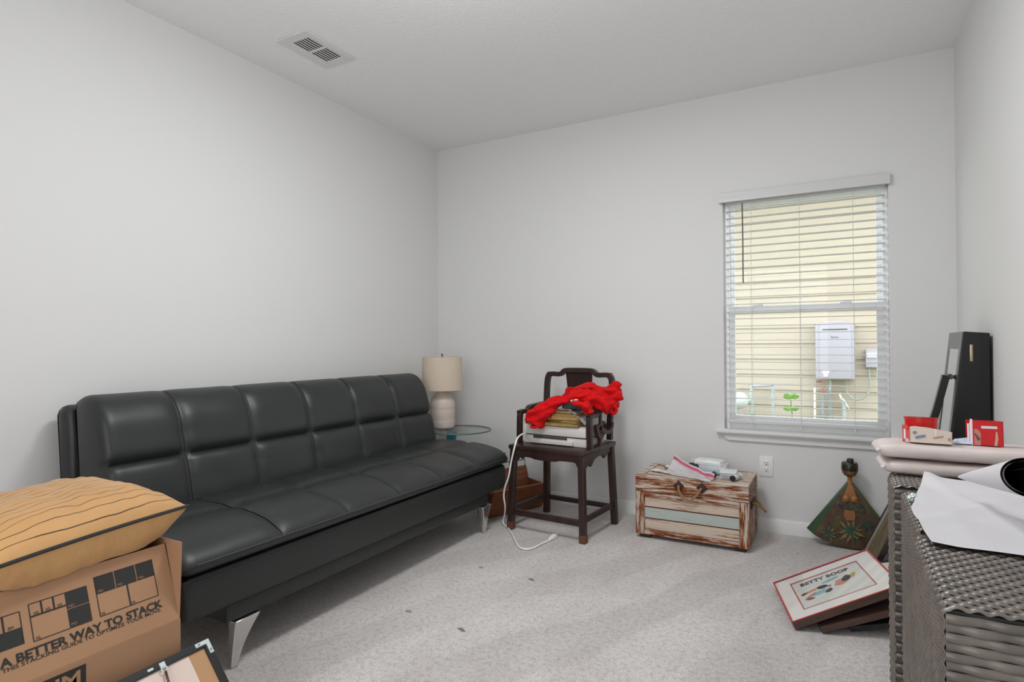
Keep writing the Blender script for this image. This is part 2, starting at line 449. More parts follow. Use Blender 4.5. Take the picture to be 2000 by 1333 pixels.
bs = [(-2.62, .24, 0), (-2.62, .385, 0), (-2.2, .392, 0), (-1.93, .392, 0), (-1.88, .388, 0), (-1.866, .376, 0), (-1.862, .32, .3), (-1.864, .262, 0), (-1.875, .243, 0), (-1.93, .238, 0), (-2.2, .238, 0)]
obj('seat_base', cushion(bs, YS0-.06, YS1+.015, [2.72], [], .006, .04), LEATHER, sofa, angle=70)
obj('base_rail', MB().span((-2.56, 1.325, .178), (-1.878, 3.09, .242), bev=.012), LEATHER, sofa)
for nm_, ob_ in ((None, None),): pass
for s_y in SEAMS:                                               # double rows of thread along every seam
    for d in (-.0065, .0065):
        for fn_, P_, lo_z in (BACKF, SEATF):
            idx = [i for i, p in enumerate(P_) if p.z > .28]
            if len(idx) > 3: STT.tube([fn_(s_y+d, i, .0012) for i in idx], .0021, 5)
for fn_, P_, c_ in ((BACKF[0], BACKF[1], Vector((-2.460, .693))),):
    i0 = min(range(len(P_)), key=lambda i: (Vector((P_[i].x, P_[i].y))-c_).length)
    for di in (-1, 1):
        STT.tube([fn_(YS0+.06+k*.0195, i0, .001)+Vector((0, 0, di*.006)) for k in range(int((YS1-YS0-.11)/.0195))], .0021, 5)
for d in (0, .010): STT.tube([(-1.8640, YS0-.01, .378-d), (-1.8640, YS1-.06, .378-d)], .0018, 5)
STT.tube([(-1.8445, YS0-.01, .433), (-1.8445, YS1-.04, .433)], .0030, 5)
obj('seam_stitching', STT, STITCH, sofa)
obj('cushion_core', MB().span((-2.55, YS0-.03, .34), (-1.905, YS1-.04, .43)), LEATHER, sofa, smooth=False)
def leg_flare(x, y, sx, sy):
    """chrome flared blade leg; sx/sy = outward directions"""
    mb = MB(); k = 10; vs = []
    for i in range(k+1):
        t = i/k; z = .178*(1-t)
        w = .095*(1-t)**1.6+.034            # breadth along y
        off = .02*math.sin(t*PI*.5)*-1
        th = .030*(1-t)+.014
        for a, b in ((-1, -1), (1, -1), (1, 1), (-1, 1)):
            vs.append(Vector((x+sx*(off+.0)+b*th/2, y+sy*(-.03*(1-t)**1.5+.012)+a*w/2*.8, z)))
    fs = [(3, 2, 1, 0), tuple(4*k+j for j in range(4))]
    for i in range(k):
        for j in range(4): fs.append((4*i+j, 4*i+(j+1) % 4, 4*i+4+(j+1) % 4, 4*i+4+j))
    return mb.add(vs, fs)
for x, y, sx, sy in ((-1.885, 1.385, 1, -1), (-1.885, 3.075, 1, 1), (-2.48, 1.385, -1, -1), (-2.48, 3.075, -1, 1)):
    obj('leg', leg_flare(x, y, sx, sy), CHROME, sofa, bevel=.004)

# ------------------------------------------------------------------ side table + lamp
TCX, TCY, TZ = -2.385, 3.535, .548
tb = thing('side_table', 'round glass side table with teal pedestal behind the sofa end', 'table', (TCX, TCY, 0))
gm = mat('table_glass', (.80, .90, .88), .03, trans=1.0, spec=.5)
N_, L_, b_ = nodes_of(gm); b_.inputs['IOR'].default_value = 1.2
edge = mat('glass_edge', (.10, .17, .16), .15)
obj('table_top', MB().lathe([(.222, 0), (.222, .010)], (TCX, TCY, TZ-.010), 64), GLASS, tb, angle=30)
er = MB().lathe([(.2225, -.0005), (.2285, .001), (.2295, .005), (.2285, .009), (.2225, .0105)], (TCX, TCY, TZ-.010), 64, cap=False)
plabel(obj('table_edge', er, edge, tb), 'dark green polished glass edge')
TEAL = mat('teal_lacquer', (.02, .17, .21), .3)
pp = cr([(TCX-.055, TCY-.02, TZ-.012), (TCX-.062, TCY-.02, .45), (TCX-.07, TCY-.02, .30), (TCX-.06, TCY-.01, .15), (TCX-.03, TCY+.0, .03)], 6)
obj('pedestal', MB().ribbon_bar(pp, [.035+.0*i for i in range(len(pp))], [.058+.003*abs(i-8) for i in range(len(pp))], up=(.3, 1, 0)), TEAL, tb, bevel=.004)
obj('table_base', MB().lathe([(.15, 0), (.15, .012), (.13, .022), (.03, .03)], (TCX, TCY, 0), 40), TEAL, tb)
LX, LY = -2.535, 3.535
lp = thing('table_lamp', 'table lamp with beige drum shade and ribbed cream ceramic body', 'lamp', (LX, LY, TZ))
CER = mat('cream_ceramic', (.70, .60, .53), .45)
N_, L_, b_ = nodes_of(CER)
tc = N_.new('ShaderNodeTexCoord'); mp = N_.new('ShaderNodeMapping'); mp.inputs['Scale'].default_value = (1, 1, 1)
L_.new(tc.outputs['Object'], mp.inputs['Vector'])
def lamp_body():
    prof = [(.070, 0), (.083, .004), (.089, .015), (.091, .05), (.092, .10), (.092, .15), (.090, .185), (.083, .210), (.068, .235), (.050, .255), (.037, .270), (.033, .283), (.031, .290)]
    pr = cr([(a, b, 0) for a, b in prof], 6); mb = MB(); seg = 72; vs = []
    for i, p in enumerate(pr):
        for j in range(seg):
            a = 2*PI*j/seg; w = 0
            if .012 < p.y < .20:
                f = min(1, (p.y-.012)/.02, (.20-p.y)/.03)
                row = p.y/.0095; ph = (int(row) % 2)*.5
                w = .0042*f*(abs(math.sin(PI*(row % 1)))*abs(math.cos(PI*(j/seg*36+ph))))
            r = p.x+w-.001
            vs.append(Vector((LX+r*math.cos(a), LY+r*math.sin(a), TZ+.001+p.y)))
    n = len(pr); fs = [(i*seg+j, i*seg+(j+1) % seg, (i+1)*seg+(j+1) % seg, (i+1)*seg+j) for i in range(n-1) for j in range(seg)]
    fs.append(tuple(range(seg-1, -1, -1))); fs.append(tuple((n-1)*seg+j for j in range(seg)))
    return mb.add(vs, fs)
obj('lamp_body', lamp_body(), CER, lp, angle=60)
BRONZE = mat('lamp_bronze', (.16, .11, .09), .35, metal=.8)
nk = MB().lathe([(.024, .288), (.024, .294), (.011, .296), (.011, .312), (.014, .314), (.014, .345), (.004, .348), (.004, .53), (.009, .532), (.006, .545)], (LX, LY, TZ), 16)
obj('lamp_neck', nk, BRONZE, lp)
SHADE = mat('linen_shade', (.68, .57, .455), .85, noise=(320, .06, (1, 1, .2)), bump=(420, .15, .001))
sd = MB().lathe([(.149, .285), (.1445, .525), (.1425, .525), (.147, .285)], (LX, LY, TZ-.005), 56, cap=False)
sd.add([], [])
obj('lamp_shade', sd, SHADE, lp, angle=40)
sp = MB()
for k in range(3):
    a = k*2*PI/3; sp.tube([(LX, LY, TZ+.512), (LX+.142*math.cos(a), LY+.142*math.sin(a), TZ+.514)], .0016, 5)
obj('shade_spider', sp, BRONZE, lp)

# ------------------------------------------------------------------ crate behind the chair
CRATE = mat('honey_wood', (.22, .075, .028), .42, noise=(6, .35, (1, 1, 8)), bump=(40, .1, .001, (1, 1, 10)))
CRATE_E = mat('honey_wood_edge', (.42, .19, .085), .5)
cX = Vector((.40, .92, 0)).normalized()      # trough axis
cN = Vector((.92, -.40, 0)).normalized()     # towards the viewer
c0 = Vector((-1.985, 3.575, 0))
ct = thing('magazine_trough', 'reddish wooden trough with black wire rail between sofa and chair', 'basket', tuple(c0))
def cp(a, d, z): return c0+cX*a+cN*d+Vector((0, 0, z))
hl = .235
sec = [(-.075, .015), (.055, .015), (.135, .185), (.045, .165)]
def board(mb, pts, th):
    """flat board with corner points (list of Vectors) and thickness along its normal"""
    n = (pts[1]-pts[0]).cross(pts[2]-pts[0]).normalized()*th; k = len(pts)
    mb.add([p-n/2 for p in pts]+[p+n/2 for p in pts], [tuple(range(k-1, -1, -1)), tuple(range(k, 2*k))]+[(i, (i+1) % k, k+(i+1) % k, k+i) for i in range(k)])
    return mb
mb = board(MB(), [cp(-hl, .05, .012), cp(hl, .05, .012), cp(hl, .115, .185), cp(-hl, .115, .185)], .012)
fb = obj('front_board', mb, CRATE, ct)
mb = board(MB(), [cp(-hl, -.06, .012), cp(hl, -.06, .012), cp(hl, -.105, .19), cp(hl*.93, -.11, .275), cp(-hl*.93, -.11, .275), cp(-hl, -.105, .19)], .012)
obj('back_board', mb, CRATE, ct)
mb = board(MB(), [cp(-hl, -.06, .012), cp(hl, -.06, .012), cp(hl, .05, .012), cp(-hl, .05, .012)], .012)
obj('bottom_board', mb, CRATE, ct)
for s in (-1, 1):
    mb = board(MB(), [cp(s*(hl-.006), -.06, .012), cp(s*(hl-.006), .05, .012), cp(s*(hl-.006), .11, .175), cp(s*(hl-.006), -.10, .185)], .012)
    obj('end_board', mb, CRATE, ct)
mb = MB().bar(cp(-hl, .115, .188), cp(hl, .115, .188), .014, .005)
plabel(obj('rim_edge', mb, CRATE_E, ct), 'pale worn rim')
WIRE = mat('black_wire', (.012, .012, .012), .4, metal=.6)
wr = MB(); wr.tube([cp(-hl*.9, -.11, .27), cp(-hl*.9, -.11, .318), cp(hl*.9, -.11, .318), cp(hl*.9, -.11, .27)], .003, 6)
for k in range(1, 6): wr.tube([cp(-hl*.9+k*hl*.3, -.11, .27), cp(-hl*.9+k*hl*.3, -.11, .318)], .0022, 6)
obj('wire_rail', wr, WIRE, ct)
PAPER = mat('white_paper', (.80, .79, .78), .7)
pg = thing('magazine_stack', 'loose white magazines lying in the reddish wooden trough', 'magazines', tuple(cp(-.03, -.01, .02)))
for k in range(4):
    M = basis(cp(-.05+.01*k, -.005, .03+.030*k), cX*1+cN*(.1*k-.1), cN+Vector((0, 0, .25)))
    obj('magazine', MB().box((0, 0, 0), (.24, .105, .010), M), PAPER if k % 2 else mat('magazine_grey', (.35, .33, .32), .5), pg)

# ------------------------------------------------------------------ chair
ROSE = mat('dark_rosewood', (.030, .014, .011), .36, spec=.5, noise=(9, .45, (1, 1, .12)), bump=(60, .08, .001, (1, 1, .15)))
WORN = mat('worn_rosewood', (.13, .045, .020), .5)
CH = Matrix.Translation((-1.528, 3.432, 0)) @ Matrix.Rotation(R(-4.8), 4, 'Z')
ch = thing('armchair', 'dark carved wooden armchair piled with a printer and red knitwear', 'chair', M=CH)
def CB(name, mb, m=None, bevel=.003, **k): return obj(name, mb, m or ROSE, ch, local=True, bevel=bevel, **k)
for sx in (-1, 1):
    for sy in (-1, 1):
        mb = MB().bar((sx*.236, sy*.205, .50), (sx*.252, sy*.222, 0), .038, .038, up=(0, 1, 0))
        lg = CB('leg', mb)
        if sy < 0:
            f = MB().bar((sx*.2506, -.2205, .048), (sx*.252, -.222, .001), .0405, .0405, up=(0, 1, 0))
            plabel(obj('worn_foot', f, WORN, lg, local=True, bevel=.003), 'foot scuffed to bare orange wood')
seat = MB().span((-.262, -.235, .500), (.262, .235, .531), bev=.012)
seat_o = CB('seat', seat, bevel=0)
def wavy(n, x0, x1, zt, zb, ends):
    """apron outline: straight top, curved lower edge with end brackets and a centre drop"""
    top = [(x0, zt), (x1, zt)]
    return top
fa = [(-.24, .512), (.24, .512), (.24, .425), (.228, .428), (.214, .440), (.208, .457), (.19, .462), (.10, .460), (.075, .453), (.0, .449), (-.075, .453), (-.10, .460), (-.19, .462), (-.208, .457), (-.214, .440), (-.228, .428), (-.24, .425)]
CB('front_apron', MB().prism(fa, -.228, -.208, 'y'))
CB('rear_apron', MB().prism([(-.24, .512), (.24, .512), (.24, .462), (-.24, .462)], .205, .222, 'y'))
sa = [(-.225, .512), (.215, .512), (.215, .448), (.185, .452), (.165, .468), (.14, .466), (.115, .452), (.095, .440), (.075, .452), (.055, .466), (.02, .468), (-.03, .462), (-.06, .452), (-.085, .428), (-.105, .420), (-.125, .440), (-.15, .430), (-.18, .412), (-.205, .425), (-.225, .415)]
for s in (-1, 1): CB('side_apron', MB().prism(sa, s*.238-.009, s*.238+.009, 'x'))
CB('front_stretcher', MB().bar((-.25, -.216, .110), (.25, -.216, .110), .022, .036))
CB('rear_stretcher', MB().bar((-.25, .216, .110), (.25, .216, .110), .022, .030))
for s in (-1, 1): CB('side_stretcher', MB().bar((s*.247, -.216, .125), (s*.247, .216, .125), .022, .032))
# back frame: posts + stepped top rail
zt = .955
for s in (-1, 1):
    p = cr([(s*.230, .205, .54), (s*.232, .205, .66), (s*.240, .212, .76), (s*.243, .222, .84), (s*.240, .225, .90), (s*.232, .226, .938), (s*.214, .226, .953)], 4)
    CB('back_post', MB().ribbon_bar(p, .034, .034, up=(0, 1, 0)))
tr = cr([(-.236, .226, .950), (-.20, .226, .954), (-.15, .226, .952), (-.128, .226, .958), (-.112, .226, .972), (-.09, .226, .980), (.0, .226, .982), (.09, .226, .980), (.112, .226, .972), (.128, .226, .958), (.15, .226, .952), (.20, .226, .954), (.236, .226, .950)], 4)
CB('top_rail', MB().ribbon_bar(tr, .034, .031, up=(0, 1, 0)))
def splat(u, v):
    z = .54+v*.432; w = .086-.016*math.sin(v*PI)*.0+.012*(abs(v-.5)*2)**2
    y = .216+.016*math.sin(v*PI*1.0-.3)
    return Vector(((u-.5)*2*w, y, z))
sg = MB().grid(splat, 9, 17); sg.grid(lambda u, v: splat(u, v)+Vector((0, .014, 0)), 9, 17)
for u in (0, 1): sg.grid(lambda a, v, u=u: splat(u, v)+Vector((0, .014*a, 0)), 2, 17)
sp_o = CB('back_splat', sg, bevel=0)
sf = MB()
for u in (.04, .96): sf.tube([splat(u, v/16)+Vector((0, -.002, 0)) for v in range(17)], .005, 6)
for k in range(5):
    cz = .88-.02*k
    sf.tube([splat(.5+.16*math.cos(a)*(1-.1*k), (cz-.54)/.432+.03*math.sin(a))+Vector((0, -.001, 0)) for a in [i*PI/8 for i in range(17)]], .0022, 5)
CB('splat_carving', sf, bevel=0)
for s in (-1, 1):
    x = s*.2455
    CB('arm_post', MB().ribbon_bar(cr([(x+s*.004, -.118, .53), (x+s*.002, -.120, .62), (x, -.120, .695), (x, -.112, .722)], 4), .030, .032, up=(1, 0, 0)))
    pa = cr([(x, -.132, .718), (x, -.09, .724), (x, -.045, .722), (x, -.022, .730), (x, -.004, .742), (x, .03, .746), (x, .10, .749), (x-s*.004, .205, .754)], 4)
    CB('arm', MB().ribbon_bar(pa, .034, .028, up=(1, 0, 0)))
    # carved side bracket: curved rail from the back post ending in an openwork scroll, on a small post
    br = MB()
    br.ribbon_bar(cr([(x, .205, .655), (x, .195, .625), (x, .165, .605), (x, .12, .600), (x, .07, .612), (x, .04, .635)], 4), .022, .026, up=(1, 0, 0))
    for cy, cz, r0 in ((.075, .640, .028), (.030, .628, .032), (.052, .602, .020), (.004, .602, .018)):
        br.tube([(x, cy+r0*math.cos(a), cz+r0*math.sin(a)) for a in [i*PI/9 for i in range(18)]], .0105, 6, closed=True)
    br.ribbon_bar(cr([(x, -.03, .66), (x, -.018, .62), (x, .008, .585), (x, .035, .57)], 4), .022, .018, up=(1, 0, 0))
    br.bar((x, .022, .53), (x, .025, .60), .022, .024, up=(0, 1, 0)); br.bar((x, .032, .65), (x, .032, .740), .016, .018, up=(0, 1, 0))
    CB('carved_bracket', br, bevel=0, angle=45)

# printer on the chair
PW = mat('printer_plastic', (.70, .66, .63), .4)
PD = mat('printer_slot', (.05, .05, .05), .5)
PM = CH @ Matrix.Translation((.004, .022, .532)) @ Matrix.Diagonal((1., 1., 1., 1.))
pn = thing('printer', 'off-white flatbed printer wedged between the chair arms', 'printer', M=PM)
lowr = MB().span((-.217, -.140, 0), (.217, .120, .052), bev=.006)
obj('printer_body', lowr, PW, pn, local=True)
obj('printer_lid', MB().span((-.221, -.150, .058), (.221, .125, .118), bev=.009), PW, pn, local=True)
obj('paper_slot', MB().span((-.213, -.137, .046), (.213, .115, .064)), PD, pn, local=True, smooth=False)
tr_ = MB().span((-.165, -.158, .006), (.135, -.120, .034), bev=.004)
obj('output_tray', tr_, PW, pn, local=True)
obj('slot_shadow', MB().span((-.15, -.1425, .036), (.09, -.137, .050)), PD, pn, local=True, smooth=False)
lidg = MB().span((-.20, -.12, .1175), (.20, .11, .1215), bev=.002)
obj('scanner_cover', lidg, PW, pn, local=True)
# power cord
CORD = mat('cord_plastic', (.93, .93, .92), .4)
cpts = [(-1.737, 3.330, .583), (-1.745, 3.29, .588), (-1.748, 3.23, .568), (-1.751, 3.19, .502), (-1.777, 3.2, .419), (-1.796, 3.205, .336), (-1.83, 3.215, .259), (-1.844, 3.225, .2), (-1.844, 3.24, .136), (-1.861, 3.265, .076), (-1.885, 3.285, .022), (-1.865, 3.262, .009),
        (-1.82, 3.225, .0075), (-1.759, 3.161, .0075), (-1.662, 3.035, .0075), (-1.585, 2.943, .0075), (-1.535, 2.931, .0075), (-1.507, 2.969, .0075), (-1.496, 3.057, .0075), (-1.483, 3.128, .006)]
cdt = thing('power_cord', 'white power cord trailing from the printer down to the carpet', 'cord', (-1.6, 3.1, 0))
obj('cable', MB().tube(cr(cpts, 5), .0052, 8), CORD, cdt)
pl = MB().ribbon_bar([(-1.483, 3.125, .010), (-1.482, 3.150, .012), (-1.481, 3.175, .013), (-1.4805, 3.205, .013)], [.012, .022, .028, .030], [.010, .018, .022, .022], up=(1, 0, 0))
pg_ = obj('plug', pl, CORD, cdt, bevel=.003)
pr_ = MB()
for dx in (-.007, .007): pr_.bar((-1.4805+dx, 3.205, .013), (-1.480+dx, 3.222, .013), .0016, .006)
obj('prongs', pr_, mat('brass', (.6, .5, .3), .3, metal=1), pg_)

# books piled on the printer
GOLD = mat('gilt_edge', (.40, .26, .085), .5, noise=(30, .35, (1, 1, 6)))
BDARK = mat('book_cover_dark', (.035, .028, .022), .55)
BTAN = mat('book_cover_tan', (.26, .17, .07), .6)
BOLIVE = mat('book_cover_olive', (.14, .11, .045), .6)
def book(cx, cy, z0, w, d, h, rz, cover, label, grp='books piled on the printer', tilt=0., tx=0.):
    M = Matrix.Translation((cx, cy, z0)) @ Matrix.Rotation(R(rz), 4, 'Z') @ Matrix.Rotation(R(tilt), 4, 'Y') @ Matrix.Rotation(R(tx), 4, 'X')
    b = thing('book', label, 'book', M=M, group=grp)
    c = MB().span((-w/2, -d/2, 0), (w/2, d/2, .0028)); c.span((-w/2, -d/2, h-.0028), (w/2, d/2, h)); c.span((-w/2, d/2-.003, 0), (w/2, d/2, h))
    obj('cover', c, cover, b, local=True, smooth=False)
    obj('pages', MB().span((-w/2+.004, -d/2+.003, .0028), (w/2-.004, d/2-.003, h-.0028)), GOLD, b, local=True, smooth=False)
    return b
PZ = .532+.1220
book(-1.535, 3.375, PZ, .360, .17, .020, -3, BTAN, 'wide tan book lying lowest in the pile on the printer')
book(-1.462, 3.375, PZ+.0205, .235, .15, .018, -14, BOLIVE, 'olive book lying skewed just above the lowest tan book')
book(-1.495, 3.37, PZ+.039, .257, .15, .023, 2, GOLD, 'thick gilt-edged book in the middle of the pile')
book(-1.490, 3.37, PZ+.0625, .231, .14, .013, -2, BTAN, 'thin tan book under the short black book')
book(-1.480, 3.37, PZ+.076, .155, .13, .022, -3, BDARK, 'short black book with gilt pages at the top of the pile')
CLEAR = mat('clear_plastic', (.80, .81, .82), .12, spec=.6, alpha=.42)
FILMW = mat('plastic_sleeve', (.60, .60, .60), .25, spec=.6, alpha=.72)
def sleeve(u, v):
    x = -1.60+u*.275; y = 3.295+v*.15
    z = PZ+.102
    if u < .15: z -= .03*((.15-u)/.15)**1.5
    if u > .62: z -= .085*((u-.62)/.38)**1.2
    return Vector((x, y, z+.003*mnoise.noise(Vector((u*5, v*5, 1)))))
plx = MB().grid(sleeve, 22, 10); plx.grid(lambda u, v: sleeve(u, v)-Vector((0, 0, .0015)), 22, 10)
tag(obj('plastic_sleeve', plx, FILMW, None, origin=(-1.47, 3.37, PZ+.1)), 'grey translucent plastic sheet draped over the books on the chair', 'plastic sheet')
BOXG = mat('graphite_plastic', (.040, .046, .054), .4)
gb = thing('black_box', 'small dark grey box lying under the red knitwear on the chair', 'box', (-1.403, 3.38, PZ+.1045))
M = Matrix.Translation((-1.403, 3.385, PZ+.1045)) @ Matrix.Rotation(R(-4), 4, 'Z')
obj('box_base', MB().box((0, 0, .013), (.165, .115, .026), M, bev=.004), BOXG, gb)
obj('box_lid', MB().box((0, 0, .033), (.168, .118, .014), M, bev=.003), BOXG, gb)
def crumple(cx, cy, cz, rx, ry, rz, seed, amp=.35):
    mb = MB(); bm = bmesh.new(); bmesh.ops.create_icosphere(bm, subdivisions=3, radius=1)
    vs = []
    for v in bm.verts:
        p = v.co.copy(); n = mnoise.noise(p*2.1+Vector((seed, 0, 0)))+.5*mnoise.noise(p*5+Vector((0, seed, 0)))
        p *= 1+amp*n; vs.append(Vector((cx+p.x*rx, cy+p.y*ry, max(cz-rz, cz+p.z*rz))))
    bm.verts.index_update(); mb.add(vs, [[v.index for v in f.verts] for f in bm.faces]); bm.free(); return mb
tag(obj('crumpled_tissue', crumple(-1.423, 3.36, PZ+.156, .045, .03, .012, 3), PAPER, None, angle=20, origin=(-1.423, 3.36, PZ+.147)), 'crumpled white tissue on top of the dark grey box', 'tissue')
# dark spectacle case like bits behind the books at the left
gl = MB().tube(cr([(-1.660, 3.34, PZ+.020), (-1.645, 3.34, PZ+.034), (-1.615, 3.345, PZ+.032), (-1.605, 3.35, PZ+.018)], 5), .007, 8)
gl.tube(cr([(-1.605, 3.36, PZ+.02), (-1.585, 3.36, PZ+.034), (-1.56, 3.36, PZ+.032)], 5), .006, 8)
for v in gl.v: v.x -= .045; v.y += .05
tag(obj('sunglasses', gl, BDARK, None, origin=(-1.665, 3.395, PZ+.02)), 'small dark eyeglasses lying left of the books on the printer', 'glasses')

# red knitwear: lumpy cloth built as one remeshed surface
RED = mat('red_knit', (.62, .006, .008), .85, spec=.15, sheen=.08, noise=(5, .12), bump=(420, .35, .0015))
def sculpt(name, lumps, voxel, smooth_it, m, disp):
    """lumps: tubes [(path, radii, flatten axis scale)] merged by voxel remesh"""
    mb = MB()
    for path, radii in lumps:
        P = cr(path, 5); k = len(P); rr = []
        for i in range(k):
            t = i/(k-1)*(len(radii)-1); a = min(int(t), len(radii)-2); rr.append(radii[a]*(1-(t-a))+radii[a+1]*(t-a))
        mb.tube(P, rr, 14)
    me = bpy.data.meshes.new('tmp'); me.from_pydata([tuple(v) for v in mb.v], [], mb.f)
    o = bpy.data.objects.new('tmp', me); col.objects.link(o)
    a = o.modifiers.new('r', 'REMESH'); a.mode = 'VOXEL'; a.voxel_size = voxel
    b = o.modifiers.new('s', 'SMOOTH'); b.iterations = smooth_it; b.factor = .5
    dg = bpy.context.evaluated_depsgraph_get(); dg.update()
    e = bpy.data.meshes.new_from_object(o.evaluated_get(dg))
    e.name = name
    bpy.data.objects.remove(o); bpy.data.meshes.remove(me)
    vs = []; 
    nn = [v.normal.copy() for v in e.vertices]
    out = MB(); out.add([v.co+nn[i]*disp(v.co) for i, v in enumerate(e.vertices)], [tuple(p.vertices) for p in e.polygons])
    bpy.data.meshes.remove(e); return out
def foldf(p):
    q = Vector((p.x*8+p.z*10, p.y*9, p.z*17-p.x*5))
    r = mnoise.noise(q); r2 = mnoise.noise(Vector((p.x*19-p.z*14, p.y*17, p.z*26))); s2 = mnoise.noise(Vector((p.x*45, p.y*38, p.z*60)))
    return .017*(1-abs(r)*2.6)-.007+.008*(1-abs(r2)*2.6)-.004+.0015*s2
zc = .02
body = [
    # sleeve hanging to the lower left, flattened by several strands
    ([(-1.425, 3.25, .825), (-1.50, 3.215, .785), (-1.565, 3.195, .728), (-1.60, 3.185, .668)], [.026, .038, .045, .040]),
    ([(-1.43, 3.25, .835), (-1.525, 3.205, .795), (-1.605, 3.185, .735), (-1.632, 3.183, .680)], [.024, .034, .042, .034]),
    # hump across the books
    ([(-1.47, 3.30, .825), (-1.42, 3.33, .858), (-1.36, 3.36, .872), (-1.32, 3.38, .868), (-1.275, 3.39, .845)], [.024, .038, .050, .050, .045]),
    ([(-1.42, 3.25, .832), (-1.36, 3.27, .845), (-1.30, 3.29, .840), (-1.24, 3.31, .82)], [.022, .034, .042, .044]),
    # body going right, over the arm
    ([(-1.36, 3.40, .848), (-1.28, 3.40, .850), (-1.22, 3.39, .848), (-1.16, 3.38, .835)], [.05, .055, .055, .045]),
    ([(-1.31, 3.34, .825), (-1.25, 3.33, .815), (-1.20, 3.33, .80), (-1.165, 3.33, .775)], [.05, .055, .055, .045]),
    ([(-1.25, 3.40, .80), (-1.20, 3.38, .79), (-1.17, 3.36, .765), (-1.175, 3.35, .748)], [.05, .055, .045, .034]),
    # collar/cuff flap upper right
    ([(-1.20, 3.38, .87), (-1.155, 3.37, .885), (-1.135, 3.36, .895)], [.040, .040, .036]),
    ([(-1.17, 3.37, .862), (-1.135, 3.36, .850), (-1.112, 3.355, .858)], [.036, .034, .024]),
    ([(-1.15, 3.37, .905), (-1.14, 3.36, .915), (-1.128, 3.355, .905)], [.024, .022, .018]),
    # front placket hanging down in front
    ([(-1.38, 3.225, .812), (-1.32, 3.222, .803), (-1.275, 3.215, .780), (-1.245, 3.21, .755)], [.012, .014, .014, .012]),
    ([(-1.30, 3.25, .80), (-1.28, 3.25, .775), (-1.255, 3.25, .76)], [.032, .034, .026]),
]
kn = sculpt('red_knitwear', body, .0065, 4, RED, foldf)
rk = thing('red_sweater', 'bright red knitted sweater heaped on the books with one sleeve hanging', 'clothing', (-1.39, 3.42, .79))
SHIFT = Vector((-.038, .090, -.0095))
def shifted(mb):
    mb.v = [v+SHIFT for v in mb.v]; return mb
obj('knit_body', shifted(kn), RED, rk, angle=80)
cu = MB()
hk = MB().tube(cr([(-1.622, 3.155, .645), (-1.60, 3.15, .640), (-1.575, 3.155, .648), (-1.565, 3.18, .655), (-1.585, 3.215, .652), (-1.615, 3.21, .648)], 4, True), .0075, 7, closed=True)
for v in hk.v: v.z = v.z+.012
obj('cuff_ribbing', shifted(hk), RED, rk)
cr_ = MB().tube([(-1.143+.020*math.cos(a), 3.318, .768+.022*math.sin(a)) for a in [i*PI/8 for i in range(16)]], .007, 7, closed=True)
obj('cuff_ribbing', shifted(cr_), RED, rk)

# ------------------------------------------------------------------ trunk
def distressed(name, paint, wood, st, thr=.5, seed=0.):
    m = mat(name, paint, .75, spec=.2)
    N, L, b = nodes_of(m)
    tc = N.new('ShaderNodeTexCoord'); mp = N.new('ShaderNodeMapping'); mp.inputs['Scale'].default_value = st; mp.inputs['Location'].default_value = (seed, seed*.7, seed*1.3)
    L.new(tc.outputs['Object'], mp.inputs['Vector'])
    n = N.new('ShaderNodeTexNoise'); n.inputs['Scale'].default_value = 1; n.inputs['Detail'].default_value = 8; n.inputs['Roughness'].default_value = .72
    L.new(mp.outputs['Vector'], n.inputs['Vector'])
    r = N.new('ShaderNodeValToRGB'); e = r.color_ramp.elements
    e[0].position = thr-.05; e[0].color = (*wood, 1)
    e[1].position = thr+.05; e[1].color = (*paint, 1)
    d = r.color_ramp.elements.new(thr-.13); d.color = (*[c*.35 for c in wood], 1)
    L.new(n.outputs['Fac'], r.inputs['Fac']); L.new(r.outputs['Color'], b.inputs['Base Color'])
    bp = N.new('ShaderNodeBump'); bp.inputs['Strength'].default_value = .4; bp.inputs['Distance'].default_value = .003
    L.new(n.outputs['Fac'], bp.inputs['Height']); L.new(bp.outputs['Normal'], b.inputs['Normal'])
    return m
CREAM = (.56, .49, .42); RUST = (.27, .082, .026)
D_H = distressed('distressed_rail', CREAM, RUST, (7, 60, 75), .515, 1.)
D_V = distressed('distressed_stile', CREAM, RUST, (75, 60, 7), .51, 5.)
D_T = distressed('distressed_top', (.60, .55, .49), RUST, (7, 60, 60), .46, 7.)
D_W = distressed('cream_plank', (.60, .50, .41), (.30, .13, .06), (4.5, 50, 90), .425, 2.)
D_B = distressed('pale_blue_plank', (.45, .50, .47), (.30, .13, .06), (4.5, 50, 90), .36, 9.)
D_D = mat('plank_gap', (.14, .045, .018), .8)
TX0, TX1, TY0, TY1, TZ0, TZ1 = -1.062, -.428, 3.444, 3.822, .024, .374
tk = thing('wooden_trunk', 'weathered cream and rust painted wooden trunk with rope handles', 'trunk', ((TX0+TX1)/2, (TY0+TY1)/2, 0))
body_mb = MB().span((TX0+.012, TY0+.014, TZ0), (TX1-.012, TY1-.012, .275))
obj('trunk_body', body_mb, D_D, tk, smooth=False)
for xa in (TX0, TX1-.052): obj('corner_stile', MB().span((xa, TY0, TZ0), (xa+.052, TY0+.020, .276)), D_V, tk, bevel=.002, smooth=False)
fr2 = MB(); fr2.span((TX0+.052, TY0+.001, TZ0), (TX1-.052, TY0+.019, .054)); fr2.span((TX0+.052, TY0+.001, .246), (TX1-.052, TY0+.019, .276))
obj('front_rail', fr2, D_H, tk, bevel=.002, smooth=False)
for z0, z1, mm in ((.056, .116, D_W), (.123, .182, D_B), (.190, .245, D_W)):
    pk = MB().span((TX0+.053, TY0+.010, z0), (TX1-.053, TY0+.02, z1))
    obj('panel_plank', pk, mm, tk, bevel=.0015, smooth=False)
